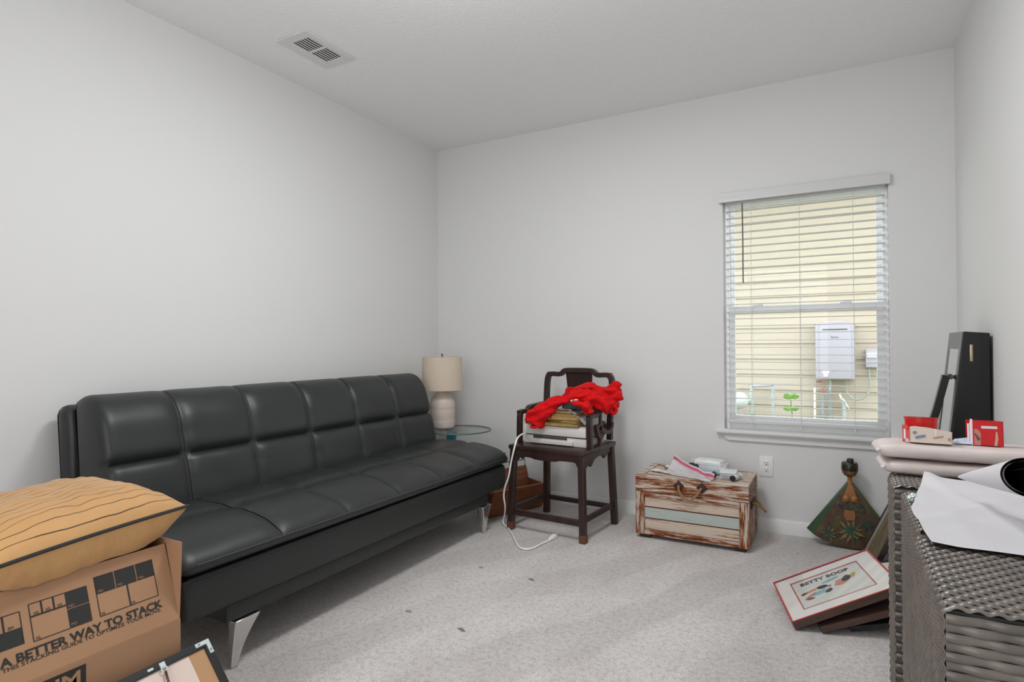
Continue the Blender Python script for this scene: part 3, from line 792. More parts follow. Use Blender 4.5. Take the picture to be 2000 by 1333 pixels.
for xs in (TX0, TX1):
    sidem = MB()
    a = xs if xs < -.8 else xs-.016; b = a+.016
    sidem.span((a, TY0+.02, TZ0), (b, TY0+.07, .276)); sidem.span((a, TY1-.05, TZ0), (b, TY1, .276))
    sidem.span((a, TY0+.07, TZ0), (b, TY1-.05, .07)); sidem.span((a, TY0+.07, .235), (b, TY1-.05, .276)); sidem.span((a+.003, TY0+.07, .07), (b-.003, TY1-.05, .235))
    obj('side_panel', sidem, D_V, tk, bevel=.0015, smooth=False)
obj('back_panel', MB().span((TX0+.016, TY1-.016, TZ0), (TX1-.016, TY1, .276)), D_H, tk, smooth=False)
lid = MB().span((TX0, TY0, .279), (TX1, TY1, TZ1-.010))
lid_o = obj('lid', lid, D_H, tk, bevel=.003, smooth=False)
lt = MB(); lt.span((TX0, TY0, TZ1-.010), (TX1, TY0+.045, TZ1)); lt.span((TX0, TY1-.045, TZ1-.010), (TX1, TY1, TZ1)); lt.span((TX0, TY0+.045, TZ1-.010), (TX0+.045, TY1-.045, TZ1)); lt.span((TX1-.045, TY0+.045, TZ1-.010), (TX1, TY1-.045, TZ1))
obj('lid_frame', lt, D_T, lid_o, bevel=.002, smooth=False)
for k in range(3):
    ya = TY0+.047+k*.0965
    obj('lid_plank', MB().span((TX0+.047, ya, TZ1-.010), (TX1-.047, ya+.093, TZ1-.004)), (D_W, D_B, D_W)[k], lid_o, bevel=.0015, smooth=False)
FOOT = mat('trunk_foot', (.05, .03, .02), .7)
for x in (TX0+.05, TX1-.05):
    for y in (TY0+.05, TY1-.05): obj('foot', MB().span((x-.03, y-.03, 0), (x+.03, y+.03, TZ0)), FOOT, tk, smooth=False)
IRON = mat('rusted_plate', (.055, .026, .020), .6, metal=.4)
ROPE = mat('jute_rope', (.34, .19, .09), .9)
def rope(path, r=.0065):
    P = cr(path, 10); mb = MB()
    # three twisted strands
    for k in range(3):
        pts = []; acc = 0
        for i, p in enumerate(P):
            t = (P[min(i+1, len(P)-1)]-P[max(i-1, 0)]).normalized(); a = t.cross(Vector((.3, 1, .2))).normalized(); b2 = t.cross(a)
            if i: acc += (P[i]-P[i-1]).length
            an = acc/.03*2*PI+k*2*PI/3
            pts.append(p+(a*math.cos(an)+b2*math.sin(an))*r*.5)
        mb.tube(pts, r*.62, 6)
    return mb
for x, z in ((-.806, .333), (-.676, .334)):
    M = Matrix.Translation((x, TY0-.004, z)) @ Matrix.Rotation(R(45), 4, 'Y')
    obj('handle_plate', MB().box((0, 0, 0), (.044, .008, .044), M, bev=.002), IRON, lid_o)
obj('rope_handle', rope([(-.806, TY0-.001, .334), (-.804, TY0-.016, .328), (-.800, TY0-.022, .308), (-.785, TY0-.02, .280), (-.757, TY0-.018, .262), (-.735, TY0-.018, .262), (-.705, TY0-.018, .290), (-.685, TY0-.016, .322), (-.678, TY0-.001, .332)]), ROPE, lid_o)
obj('handle_plate', MB().box((TX1+.003, 3.60, .245), (.007, .16, .04), bev=.002), IRON, tk)
obj('rope_handle', rope([(TX1, 3.55, .255), (TX1+.02, 3.55, .255), (TX1+.05, 3.58, .225), (TX1+.068, 3.60, .205), (TX1+.06, 3.62, .205), (TX1+.03, 3.65, .235), (TX1, 3.66, .248)], .006), ROPE, tk)

# clutter on the trunk
ZT = TZ1
PINK = mat('pink_zip', (.68, .15, .25), .45)
FILM = mat('clear_film', (.82, .80, .82), .2, spec=.6, alpha=.55)
zb = thing('zip_bag', 'clear zip bag with a pink zip strip lying open on the trunk', 'bag', (-.78, 3.60, ZT))
def bagf(u, v):
    # u along zip (left-back to right-front), v away from the zip towards the viewer
    p0 = Vector((-.895, 3.70, ZT+.06)); p1 = Vector((-.62, 3.51, ZT+.006))
    z = p0.lerp(p1, u); z.z = ZT+.006+.056*(1-u)**1.7
    d = Vector((-.02, -.17, 0))
    p = z+d*v*(.55+.45*(1-u))
    p.z = max(ZT+.0035, z.z*(1-v)**1.5+(ZT+.006)*(1-(1-v)**1.5)+.010*mnoise.noise(Vector((u*6, v*5, 3))))
    return p
bg = MB().grid(bagf, 22, 12); bg.grid(lambda u, v: bagf(u, v)+Vector((0, .012, -.003*v)), 22, 12)
obj('bag_film', bg, FILM, zb)
zs = MB(); 
zp = [bagf(i/24, 0)+Vector((0, 0, .004)) for i in range(25)]
zs.ribbon_bar(zp, .003, .026, up=(.45, .88, .15))
obj('zip_strip', zs, PINK, zb)
zw = MB().ribbon_bar([p+Vector((0, .002, .017)) for p in zp], .002, .008, up=(.55, .83, 0))
obj('zip_lip', zw, PAPER, zb)
KRAFT = mat('paper_tag', (.72, .66, .58), .7)
def flatpaper(cx, cy, w, d, rz, seed, m, label, name, cat, z=ZT, h=.012):
    def f(u, v):
        return Vector(((u-.5)*w, (v-.5)*d, .003+h*abs(mnoise.noise(Vector((u*3+seed, v*3, seed))))))
    mb = MB().grid(f, 10, 8); mb.grid(lambda u, v: f(u, v)-Vector((0, 0, .001)), 10, 8)
    xf(mb, Matrix.Translation((cx, cy, z)) @ Matrix.Rotation(R(rz), 4, 'Z'))
    return tag(obj(name, mb, m, None, origin=(cx, cy, z)), label, cat)
flatpaper(-.945, 3.585, .12, .06, -14, 1., KRAFT, 'cream paper tag lying at the left front of the trunk lid', 'paper_tag', 'tag')
flatpaper(-.885, 3.665, .12, .08, 10, 5., PAPER, 'crumpled white tissue paper behind the cream paper tag', 'tissue_paper', 'paper', h=.045)
tag(obj('brown_stick', MB().ribbon_bar([(-.985, 3.66, ZT+.024), (-.94, 3.635, ZT+.024), (-.875, 3.585, ZT+.012)], .004, .010, up=(0, 0, 1)), mat('brown_strip', (.22, .075, .05), .6), None, origin=(-.93, 3.62, ZT+.01)), 'thin brown strip lying across the cream paper tag', 'strip')
flatpaper(-.865, 3.575, .055, .035, -20, 9., mat('pink_paper', (.70, .38, .36), .6), 'small pink paper scrap beside the zip bag', 'paper_scrap', 'paper')
# clear package
WIPE = mat('pack_white', (.80, .82, .83), .3, spec=.6)
WIPEB = mat('pack_blue', (.55, .63, .67), .3, spec=.6)
pk = thing('tissue_pack', 'shiny white and pale blue plastic pack standing at the back of the trunk', 'pack', (-.66, 3.74, ZT))
MK = Matrix.Translation((-.678, 3.70, ZT)) @ Matrix.Rotation(R(-6), 4, 'Z')
def packf(x0, x1, z0, z1, dy, amp, seed):
    mb = MB(); bm = bmesh.new(); bmesh.ops.create_cube(bm, size=1); bmesh.ops.subdivide_edges(bm, edges=bm.edges[:], cuts=7, use_grid_fill=True)
    vs = []
    for v in bm.verts:
        p = v.co*2; q = Vector((p.x, p.y, p.z)); n = q.length; k = max(abs(p.x), abs(p.y), abs(p.z))
        q = q.lerp(q.normalized()*1.25*k, .28)
        q += Vector((1, 1, 1))*amp*mnoise.noise(q*2.4+Vector((seed, 0, 0)))
        vs.append(Vector(((x0+x1)/2+q.x*(x1-x0)/2, q.y*dy/2, (z0+z1)/2+q.z*(z1-z0)/2)))
    bm.verts.index_update(); mb.add(vs, [[v.index for v in f.verts] for f in bm.faces], MK); bm.free(); return mb
obj('pack_lower', packf(-.075, .092, .001, .050, .10, .10, 2), WIPEB, pk, angle=25)
obj('pack_upper', packf(-.082, .078, .046, .078, .095, .09, 5), WIPE, pk, angle=25)
obj('wrapper_end', packf(.072, .108, .015, .064, .085, .2, 8), FILM, pk, angle=25)
obj('wrapper_end', packf(-.11, -.075, .02, .075, .07, .25, 11), FILM, pk, angle=25)
tag(obj('dark_pouch', crumple(-.775, 3.66, ZT+.028, .045, .028, .026, 6, .3), mat('dark_cloth', (.035, .028, .030), .8), None, angle=25, origin=(-.775, 3.66, ZT+.002)), 'small dark crumpled pouch between the zip bag and the shiny pack', 'pouch')
tag(obj('dark_lump', crumple(-.628, 3.545, ZT+.021, .016, .014, .019, 4, .12), mat('dark_knob', (.05, .05, .05), .5), None, origin=(-.628, 3.545, ZT+.002)), 'small dark lump at the lower end of the pink zip', 'lump')
ac = thing('clear_case', 'clear plastic case lying beside the shiny pack on the trunk', 'case', (-.565, 3.60, ZT))
MA = Matrix.Translation((-.556, 3.60, ZT)) @ Matrix.Rotation(R(4), 4, 'Z')
obj('case_body', MB().box((0, 0, .018), (.088, .11, .034), MA, bev=.004), CLEAR, ac)
obj('case_lid', MB().box((0, 0, .038), (.091, .113, .006), MA, bev=.002), WIPE, ac)
tb_ = thing('small_tube', 'little white cylinder with a black cap at the right of the trunk lid', 'tube', (-.505, 3.555, ZT))
MT = basis((-.523, 3.505, ZT+.017), (1, -.2, 0), (0, 0, 1)); ax = Vector((.30, .95, 0)).normalized()
t0 = Vector((-.520, 3.520, ZT+.016)); 
obj('tube_body', MB().tube([t0, t0+ax*.085], .0155, 20), PAPER, tb_)
obj('cap', MB().tube([t0-ax*.012, t0], [.0145, .016], 20), mat('black_plastic', (.015, .015, .016), .4), tb_)
lb = MB().tube([t0+ax*.045, t0+ax*.058], .0158, 20); obj('print_band', lb, mat('grey_print', (.35, .35, .36), .6), tb_)

# ------------------------------------------------------------------ fan shaped lady bottle
FV = thing('fan_bottle', 'fan-shaped painted bottle with cup-like head standing by the back wall', 'bottle', (.057, 3.82, 0))
ORNG = mat('painted_skin', (.30, .13, .04), .4, noise=(14, .25))
def mural():
    m = mat('painted_mural', (.12, .06, .035), .42, bump=(60, .25, .002)); N, L, b = nodes_of(m)
    tc = N.new('ShaderNodeTexCoord'); mp = N.new('ShaderNodeMapping'); mp.inputs['Scale'].default_value = (1, .2, 1)
    L.new(tc.outputs['Object'], mp.inputs['Vector'])
    vo = N.new('ShaderNodeTexVoronoi'); vo.inputs['Scale'].default_value = 26; L.new(mp.outputs['Vector'], vo.inputs['Vector'])
    n = N.new('ShaderNodeTexNoise'); n.inputs['Scale'].default_value = 24; n.inputs['Detail'].default_value = 4; L.new(mp.outputs['Vector'], n.inputs['Vector'])
    r = N.new('ShaderNodeValToRGB'); e = r.color_ramp.elements
    e[0].position = .30; e[0].color = (.030, .028, .018, 1); e[1].position = .72; e[1].color = (.20, .085, .03, 1)
    x = r.color_ramp.elements.new(.48); x.color = (.095, .040, .026, 1); x = r.color_ramp.elements.new(.58); x.color = (.06, .06, .025, 1)
    L.new(n.outputs['Fac'], r.inputs['Fac'])
    L.new(r.outputs['Color'], b.inputs['Base Color']); return m
MURAL = mural()
GRN = mat('bottle_green', (.020, .060, .022), .45, noise=(10, .4))
OLV = mat('bottle_olive', (.075, .075, .018), .45, noise=(10, .3))
def fanpoly(rad, half, cz, cx=.057, n=14, flat=.002):
    p = [(cx-.014, cz), ]
    for i in range(n+1):
        a = -half+2*half*i/n
        p.append((cx+rad*math.sin(a), max(flat, cz-rad*math.cos(a))))
    p.append((cx+.014, cz)); return p
def strip_between(front, back, yf, yb, sel):
    mb = MB(); n = len(front)
    for i in sel:
        a, b = front[i], front[(i+1) % n]; c, d = back[(i+1) % n], back[i]
        mb.quad((a[0], yf, a[1]), (b[0], yf, b[1]), (c[0], yb, c[1]), (d[0], yb, d[1]))
    return mb
ff = fanpoly(.352, R(31.5), .362); fbk = fanpoly(.368, R(37), .366, flat=.003)
nf = len(ff)
fbody = MB(); fbody.add([(a, 3.775, b) for a, b in ff], [tuple(range(nf))])
fr3 = obj('painted_front', fbody, MURAL, FV, smooth=False, recalc=False)
fbk_mb = MB(); fbk_mb.add([(a, 3.845, b) for a, b in fbk], [tuple(range(nf-1, -1, -1))])
obj('back_panel', fbk_mb, GRN, FV, smooth=False, recalc=False)
plabel(obj('left_bevel', strip_between(ff, fbk, 3.775, 3.845, [0]), GRN, FV, smooth=False), 'green side bevel')
plabel(obj('right_bevel', strip_between(ff, fbk, 3.775, 3.845, [nf-2]), OLV, FV, smooth=False), 'olive side bevel')
obj('foot_rim', strip_between(ff, fbk, 3.775, 3.845, list(range(1, nf-2))), BDARK, FV, smooth=False)
# bodice (lighter skin), corset band, agave leaves as low relief
def plate(poly, y0, th): 
    return MB().prism(poly, y0-th, y0, 'y')
obj('painted_bust', plate([(.046, .362), (.068, .362), (.100, .268), (.090, .262), (.060, .266), (.030, .262), (.018, .268)], 3.775, .004), ORNG, fr3, bevel=.002)
for s in (-1, 1):
    obj('painted_bust', MB().lathe([(.0205, 0), (.017, .006), (.009, .0105), (.001, .012)], (0, 0, 0), 16, Matrix.Translation((.058+s*.0185, 3.771, .284)) @ Matrix.Rotation(PI/2, 4, 'X')), ORNG, fr3)
LACE = mat('painted_lace', (.045, .045, .030), .5, noise=(90, .8))
obj('corset_band', plate([(.008, .262), (.112, .262), (.130, .225), (.120, .208), (.075, .222), (.040, .222), (.010, .228), (-.004, .240)], 3.775, .005), LACE, fr3, bevel=.002)
obj('painted_waist', plate([(.030, .222), (.078, .222), (.082, .185), (.075, .165), (.035, .165), (.026, .190)], 3.775, .003), ORNG, fr3, bevel=.002)
TEALP = mat('painted_leaf', (.022, .065, .045), .45, noise=(20, .4)); OCHRE = mat('painted_petal', (.28, .15, .035), .5, noise=(20, .3))
def star(cx, cz, n, r0, w, phase, y, m, nm):
    mb = MB()
    for k in range(n):
        a = 2*PI*k/n+phase; d = Vector((math.cos(a), math.sin(a))); t = Vector((-d.y, d.x)); l = r0*(.8+.35*((k*37) % 10)/10)
        pts = [(cx+t.x*w*.3, cz+t.y*w*.3), (cx+d.x*l*.5+t.x*w, cz+d.y*l*.5+t.y*w), (cx+d.x*l, cz+d.y*l), (cx+d.x*l*.5-t.x*w, cz+d.y*l*.5-t.y*w), (cx-t.x*w*.3, cz-t.y*w*.3)]
        pts = [(x, max(.006, z)) for x, z in pts]
        mb.prism(pts, y-.003-.0004*k, y, 'y')
    return obj(nm, mb, m, fr3, smooth=False)
star(.058, .105, 12, .072, .009, .26, 3.774, OCHRE, 'painted_petals'); star(.058, .108, 9, .066, .008, .1, 3.7725, TEALP, 'painted_leaves')
star(-.048, .078, 9, .042, .006, .2, 3.774, OCHRE, 'painted_petals'); star(-.050, .080, 8, .044, .006, .5, 3.7725, TEALP, 'painted_leaves')
star(.135, .150, 7, .040, .006, .9, 3.774, TEALP, 'painted_leaves')
nk_ = MB().lathe([(.016, .358), (.0125, .375), (.0115, .390), (.013, .400), (.022, .408)], (.057, 3.81, 0), 20)
obj('neck', nk_, ORNG, FV)
obj('painted_face', MB().lathe([(.018, .402), (.030, .410), (.0385, .424), (.041, .438)], (.057, 3.81, 0), 28), mat('painted_face', (.17, .075, .026), .25, noise=(30, .6)), FV)
obj('headdress', MB().lathe([(.041, .436), (.0425, .452), (.0405, .476), (.0375, .481), (.034, .480)], (.057, 3.81, 0), 28), mat('painted_headdress', (.018, .022, .012), .25, noise=(60, .8)), FV)
obj('stopper', MB().lathe([(.017, .476), (.017, .498), (.0145, .502)], (.060, 3.81, 0), 20), mat('black_stopper', (.008, .008, .008), .4), FV)

# ------------------------------------------------------------------ framed pictures stacked on the floor
MAT_W = mat('mat_board', (.78, .76, .73), .6)
REDL = mat('red_lacquer', (.50, .020, .016), .3)
MAHO = mat('mahogany_frame', (.085, .045, .034), .4, noise=(12, .25, (1, 6, 6)))
def glossy_glass():
    m = bpy.data.materials.new('picture_glass'); m.use_nodes = True
    N = m.node_tree.nodes; L = m.node_tree.links
    for n in list(N):
        if n.type == 'BSDF_PRINCIPLED': N.remove(n)
    out = [n for n in N if n.type == 'OUTPUT_MATERIAL'][0]
    t = N.new('ShaderNodeBsdfTransparent'); g = N.new('ShaderNodeBsdfGlossy'); g.inputs['Roughness'].default_value = .05
    mx = N.new('ShaderNodeMixShader')
    L.new(schlick(N, L, .04, .8), mx.inputs['Fac']); L.new(t.outputs['BSDF'], mx.inputs[1]); L.new(g.outputs['BSDF'], mx.inputs[2])
    L.new(mx.outputs['Shader'], out.inputs['Surface']); return m
PGLASS = glossy_glass()
U_ = Vector((-.25705, .96640, 0)); V_ = Vector((.96640, .25705, 0))
def frame_thing(o, tilt, w, l, th, fw, m_frame, m_lip, m_mat, label, yaw=0., lip=.004):
    """picture frame: local x across (w), local y up the picture (l), face at z=0, depth th below"""
    v = V_.copy(); v.rotate(Matrix.Rotation(R(yaw), 3, 'Z')); u = U_.copy(); u.rotate(Matrix.Rotation(R(yaw), 3, 'Z'))
    M = basis(o, v*math.cos(R(tilt))+Vector((0, 0, math.sin(R(tilt)))), u)
    t = thing('framed_picture', label, 'picture', M=M, group='framed pictures stacked on the carpet')
    f = MB()
    for a, b in (((0, 0), (w, fw)), ((0, l-fw), (w, l)), ((0, fw), (fw, l-fw)), ((w-fw, fw), (w, l-fw))):
        f.span((a[0], a[1], -th), (b[0], b[1], 0))
    obj('frame', f, m_frame, t, local=True, bevel=.0015, smooth=False)
    if m_lip:
        f2 = MB()
        for a, b in (((0, 0), (w, fw)), ((0, l-fw), (w, l)), ((0, fw), (fw, l-fw)), ((w-fw, fw), (w, l-fw))):
            f2.span((a[0], a[1], 0), (b[0], b[1], .0015))
        obj('frame_face', f2, m_lip, t, local=True, smooth=False)
    obj('mat_board', MB().span((fw, fw, -.010), (w-fw, l-fw, -.004)), m_mat, t, local=True, smooth=False)
    obj('backing', MB().span((fw, fw, -th+.002), (w-fw, l-fw, -.012)), BDARK, t, local=True, smooth=False)
    return t, M
O1 = Vector((-.167, 2.607, .033))
pf, PFM = frame_thing(O1, 25.5, .436, .405, .031, .006, MAHO, REDL, MAT_W, 'red-edged framed print with white mat and black title, topmost of the pictures on the carpet')
art = mat('art_paper', (.66, .66, .62), .6)
a_ = obj('art_print', MB().span((.067, .078, -.0038), (.362, .327, -.0030)), art, pf, local=True, smooth=False)
bd = MB()
for p, q_ in (((.064, .075), (.365, .079)), ((.064, .326), (.365, .338)), ((.064, .075), (.070, .33)), ((.359, .075), (.365, .33))):
    bd.span((p[0], p[1], -.0036), (q_[0], q_[1], -.0026))
obj('inner_border', bd, mat('faded_red', (.44, .10, .085), .6), pf, local=True, smooth=False)
INK = mat('black_ink', (.012, .012, .012), .6)
tx = text_mb('BETTY BOOP', .036, width=.212, bold=.0016, spacing=1.05)
xf(tx, Matrix.Translation((.102, .276, -.0027)))
obj('print_title', tx, INK, pf, local=True, smooth=False, recalc=False)
def blob(cx, cy, rx, ry, rot, m, nm, z=-.0026, n=20, wob=.0):
    mb = MB(); c, s = math.cos(R(rot)), math.sin(R(rot)); poly = []
    for i in range(n):
        a = 2*PI*i/n; x = rx*math.cos(a)*(1+wob*math.sin(3*a)); y = ry*math.sin(a)*(1+wob*math.cos(2*a))
        poly.append((cx+x*c-y*s, cy+x*s+y*c))
    mb.prism(poly, z-.0004, z, 'z'); return obj(nm, mb, m, pf, local=True, smooth=False)
C_SK = mat('ink_salmon', (.58, .22, .15), .6); C_BL = mat('ink_blue', (.22, .45, .50), .6); C_YE = mat('ink_yellow', (.52, .36, .04), .6); C_BR = mat('ink_brown', (.16, .05, .03), .6); C_WH = mat('ink_white', (.70, .70, .68), .6); C_RD = mat('ink_red', (.45, .03, .02), .6)
# a plain abstract arrangement of colour shapes stands where the printed figure is
blob(.255, .198, .032, .026, 20, C_SK, 'colour_shape', -.0026); blob(.283, .214, .026, .020, 60, INK, 'colour_shape', -.0024, wob=.12)
blob(.312, .222, .011, .022, -30, C_YE, 'colour_shape', -.0024); blob(.222, .246, .040, .010, 12, C_BL, 'colour_shape', -.0026)
blob(.205, .205, .030, .018, 5, C_WH, 'colour_shape', -.0024); blob(.178, .208, .022, .016, -10, INK, 'colour_shape', -.0023, wob=.1)
blob(.205, .196, .010, .007, 0, C_RD, 'colour_shape', -.0021); blob(.160, .168, .034, .016, 14, C_BL, 'colour_shape', -.0025, wob=.1)
blob(.195, .160, .018, .014, 40, INK, 'colour_shape', -.0023, wob=.2); blob(.130, .205, .034, .009, 10, C_SK, 'colour_shape', -.0025)
blob(.118, .165, .034, .008, 30, C_SK, 'colour_shape', -.0025); blob(.098, .198, .016, .010, 20, C_BR, 'colour_shape', -.0023); blob(.112, .142, .018, .009, -8, C_BR, 'colour_shape', -.0023)
obj('glass', MB().span((.006, .006, -.0014), (.43, .399, -.0008)), PGLASS, pf, local=True, smooth=False)
BLKF = mat('black_frame', (.016, .016, .017), .3)
frame_thing(Vector((-.066, 2.628, .026)), 20., .43, .33, .024, .055, MAHO, None, BDARK, 'dark brown framed picture directly beneath the red-edged print', yaw=2)
frame_thing(Vector((.035, 2.70, .024)), 13., .36, .28, .022, .05, BLKF, None, BDARK, 'black framed picture lying lowest of the pictures on the carpet', yaw=-3)
v4 = V_*math.cos(R(12))+Vector((0, 0, math.sin(R(12))))
frame_thing(Vector((.130, 3.22, .125))-U_*.33, 12., .20, .33, .016, .012, BLKF, None, mat('cream_mat', (.70, .66, .56), .6), 'black framed picture with cream mat lying behind the red-edged print', yaw=0)

# leaning frame behind the wicker
lm = basis((.125, 3.725, .0), (0, -1, 0), (.404, 0, .915))
lf = thing('leaning_picture', 'dark framed picture leaning between the painted bottle and the wicker', 'picture', M=lm)
f = MB()
for a, b in (((0, 0), (.45, .03)), ((0, .62), (.45, .65)), ((0, .03), (.03, .62)), ((.42, .03), (.45, .62))): f.span((a[0], a[1], 0), (b[0], b[1], .022))
obj('frame', f, mat('umber_frame', (.030, .022, .020), .4), lf, local=True, bevel=.002, smooth=False)
f = MB()
for a, b in (((.03, .03), (.42, .038)), ((.03, .612), (.42, .62)), ((.03, .038), (.038, .612)), ((.412, .038), (.42, .612))): f.span((a[0], a[1], .004), (b[0], b[1], .019))
obj('inner_lip', f, mat('silver_lip', (.42, .40, .37), .4, metal=.5), lf, local=True, smooth=False)
obj('picture_panel', MB().span((.038, .038, .002), (.412, .612, .010)), mat('sepia_print', (.16, .125, .07), .5, noise=(16, .4)), lf, local=True, smooth=False)

# ------------------------------------------------------------------ black mirror cabinet leaning by the right wall
BLK = mat('black_lacquer', (.006, .006, .007), .28)
BLKM = mat('black_satin', (.020, .021, .022), .22, spec=1.)
MIR = mat('mirror', (.82, .84, .84), .03, metal=1.)
mc = thing('mirror_cabinet', 'tall black jewellery cabinet with a mirror front leaning on the right wall', 'cabinet', (.48, 3.2, 0))
ya, yb_ = 3.085, 3.42
def cx_(z): return .470-(1.20-z)*.108           # sloping front
zt_ = 1.196
cb = MB().prism([(cx_(0), 0), (cx_(zt_), zt_), (.5555, zt_-.008), (.5555, 0)], ya, yb_, 'y')
obj('cabinet_body', cb, BLK, mc, bevel=.004, smooth=False)
def onf(y, z, d=0): return Vector((cx_(z)-d, y, z))
def fpanel(y0, y1, z0, z1, d0, d1):
    vs = [onf(y0, z0, d0), onf(y1, z0, d0), onf(y1, z1, d0), onf(y0, z1, d0), onf(y0, z0, d1), onf(y1, z0, d1), onf(y1, z1, d1), onf(y0, z1, d1)]
    return MB().add(vs, [(0, 1, 2, 3), (7, 6, 5, 4), (0, 4, 5, 1), (1, 5, 6, 2), (2, 6, 7, 3), (3, 7, 4, 0)])
dr = MB()
for a in ((ya, yb_, zt_-.075, zt_-.002), (ya, yb_, .05, .12), (ya, ya+.045, .12, zt_-.075), (yb_-.045, yb_, .12, zt_-.075)):
    m_ = fpanel(*a, 0, .005); dr.add(m_.v, m_.f)
do = obj('mirror_door', dr, BLKM, mc, smooth=False)
obj('mirror', fpanel(ya+.045, yb_-.045, .12, zt_-.075, .001, .003), MIR, do, smooth=False)
obj('hinge_plate', MB().box((.4925, ya-.0015, 1.105), (.010, .003, .070), bev=.001), mat('hinge_brass', (.55, .47, .33), .3, metal=1.), mc)
st = MB().ribbon_bar([(.420, 3.20, 1.005), (.385, 3.19, .86), (.340, 3.18, .70), (.285, 3.17, .50)], [.040]*4, [.028]*4, up=(0, 1, 0))
st.tube([(.430, 3.225, 1.0), (.435, 3.175, 1.0)], .012, 10)
obj('folding_stay', st, BLK, mc, bevel=.002, smooth=False)

# ------------------------------------------------------------------ wicker
WICK = mat('grey_wicker', (.118, .098, .083), .34, spec=.9, noise=(22, .3))
WICKD = mat('wicker_core', (.018, .017, .016), .8)
def strand(mb, pts, nrm, side, w, h):
    """half-round strand: path points, surface normals, sideways direction"""
    side = Vector(side); k = len(pts); vs = []
    for p, n in zip(pts, nrm):
        for a, b in ((-.5, 0), (-.32, .75), (0, 1.), (.32, .75), (.5, 0)): vs.append(p+side*a*w+n*b*h)
    fs = []
    for i in range(k-1):
        for j in range(4): fs.append((5*i+j, 5*i+j+1, 5*i+6+j, 5*i+5+j))
    mb.add(vs, fs)
def wicker_box(name, label, x0, x1, y0, y1, zt, pitch=.0122, stake=.0105, front=True, rear=None):
    t = thing(name, label, 'wicker stand', ((x0+x1)/2, (y0+y1)/2, 0), group='wicker stands in a row')
    core = MB().span((x0+.004, y0+.004, .0), (x1, y1-.004, zt-.004))
    if rear: core.span((x0+.10, y1-.004, 0), (x1, rear[0], rear[1]))
    obj('body_core', core, WICKD, t, smooth=False)
    mb = MB(); n = int((y1-y0)/pitch); rc = .010
    amp = .0019
    for i in range(n):
        y = y0+(i+.5)*(y1-y0)/n; s = -(x1-x0); pts = []; nr = []
        # path: along the top from x1 to x0, round the edge, down to the floor
        Ltop = x1-x0-rc; Larc = rc*PI/2; Lz = zt-rc; tot = Ltop+Larc+Lz; ns = int(tot/(stake/4))
        for k in range(ns+1):
            d = k/ns*tot
            if d < Ltop: p = Vector((x1-d, y, zt)); nn = Vector((0, 0, 1))
            elif d < Ltop+Larc:
                a = (d-Ltop)/rc; p = Vector((x0+rc-rc*math.sin(a), y, zt-rc+rc*math.cos(a))); nn = Vector((-math.sin(a), 0, math.cos(a)))
            else: p = Vector((x0, y, zt-rc-(d-Ltop-Larc))); nn = Vector((-1, 0, 0))
            o_ = amp*math.sin(PI*d/stake+i*PI)
            pts.append(p+nn*(o_-.001)); nr.append(nn)
        strand(mb, pts, nr, (0, 1, 0), pitch*1.02, .0036)
    obj('weave', mb, WICK, t, angle=60)
    if front:
        mb = MB(); n = int((zt-.012)/.0125)
        for i in range(n):
            z = .006+(i+.5)*(zt-.014)/n; pts = []; nr = []; ns = int((x1-x0)/.006)
            for k in range(ns+1):
                x = x0+.001+k/ns*(x1-x0-.001); pts.append(Vector((x, y0+.002-.0016*math.sin(PI*k*.006/.026+i*PI), z))); nr.append(Vector((0, -1, 0)))
            strand(mb, pts, nr, (0, 0, 1), .0126, .003)
        obj('front_weave', mb, WICK, t, angle=60)
    return t
wicker_box('wicker_stand', 'nearest wicker stand, partly under the white paper sheet', .121, .54, .955, 1.280, .80)
wicker_box('wicker_stand', 'middle wicker stand, its top mostly hidden by the white paper sheet', .131, .54, 1.330, 1.650, .80)
wicker_box('wicker_stand', 'farthest wicker stand, carrying the two wrapped parcels', .119, .54, 1.712, 1.868, .80, rear=(2.20, .772))

# ------------------------------------------------------------------ wrapped parcels
WRAP = mat('wrapped_paper', (.62, .545, .52), .45, spec=.4, noise=(7, .08), bump=(9, .35, .012))
PT = R(5.0)
def parcel(name, label, x0, y0, z0, h, lx, dy, seed):
    M = Matrix.Translation((x0, y0, z0)) @ Matrix.Rotation(-PT, 4, 'X')
    t = thing(name, label, 'parcel', M=M, group='wrapped parcels stacked on the wicker')
    mb = MB(); ns = 60; k = 28; vs = []
    for i in range(ns+1):
        u = i/ns; x = u*lx; e = min(u*lx, (1-u)*lx)
        f = 1 if e > .05 else .10+.90*math.sqrt(1-(1-e/.05)**2)
        for j in range(k):
            a = 2*PI*j/k; ca, sa = math.cos(a), math.sin(a)
            sx = math.copysign(abs(ca)**.35, ca); sz = math.copysign(abs(sa)**.5, sa)
            w = .0025*mnoise.noise(Vector((x*14, ca*2+seed, sa*2)))
            vs.append(Vector((x, dy/2+sx*dy/2*(.75+.25*f), h/2+sz*(h/2)*f+w*f)))
    fs = [(i*k+j, i*k+(j+1) % k, (i+1)*k+(j+1) % k, (i+1)*k+j) for i in range(ns) for j in range(k)]
    fs.append(tuple(range(k))); fs.append(tuple(ns*k+j for j in range(k-1, -1, -1)))
    mb.add(vs, fs); obj('wrapping', mb, WRAP, t, local=True, angle=60)
    fl = MB()
    for q in range(3): fl.box((.003+.002*q, dy*(.02+.03*q), h*.5), (.008, .02, .006), None, .002)
    obj('folded_end', fl, mat('wrap_fold', (.74, .72, .72), .4), t, local=True)
    return t, M
parcel('wrapped_parcel', 'lower of two flat parcels in pinkish grey wrapping', .100, 1.825, .8035, .041, .44, .30, 1.)
tp, TPM = parcel('wrapped_parcel', 'upper of two flat parcels in pinkish grey wrapping, carrying the red boxes', .089, 1.830, .8455, .043, .45, .30, 4.)
tx = text_mb('©', .001) if False else None
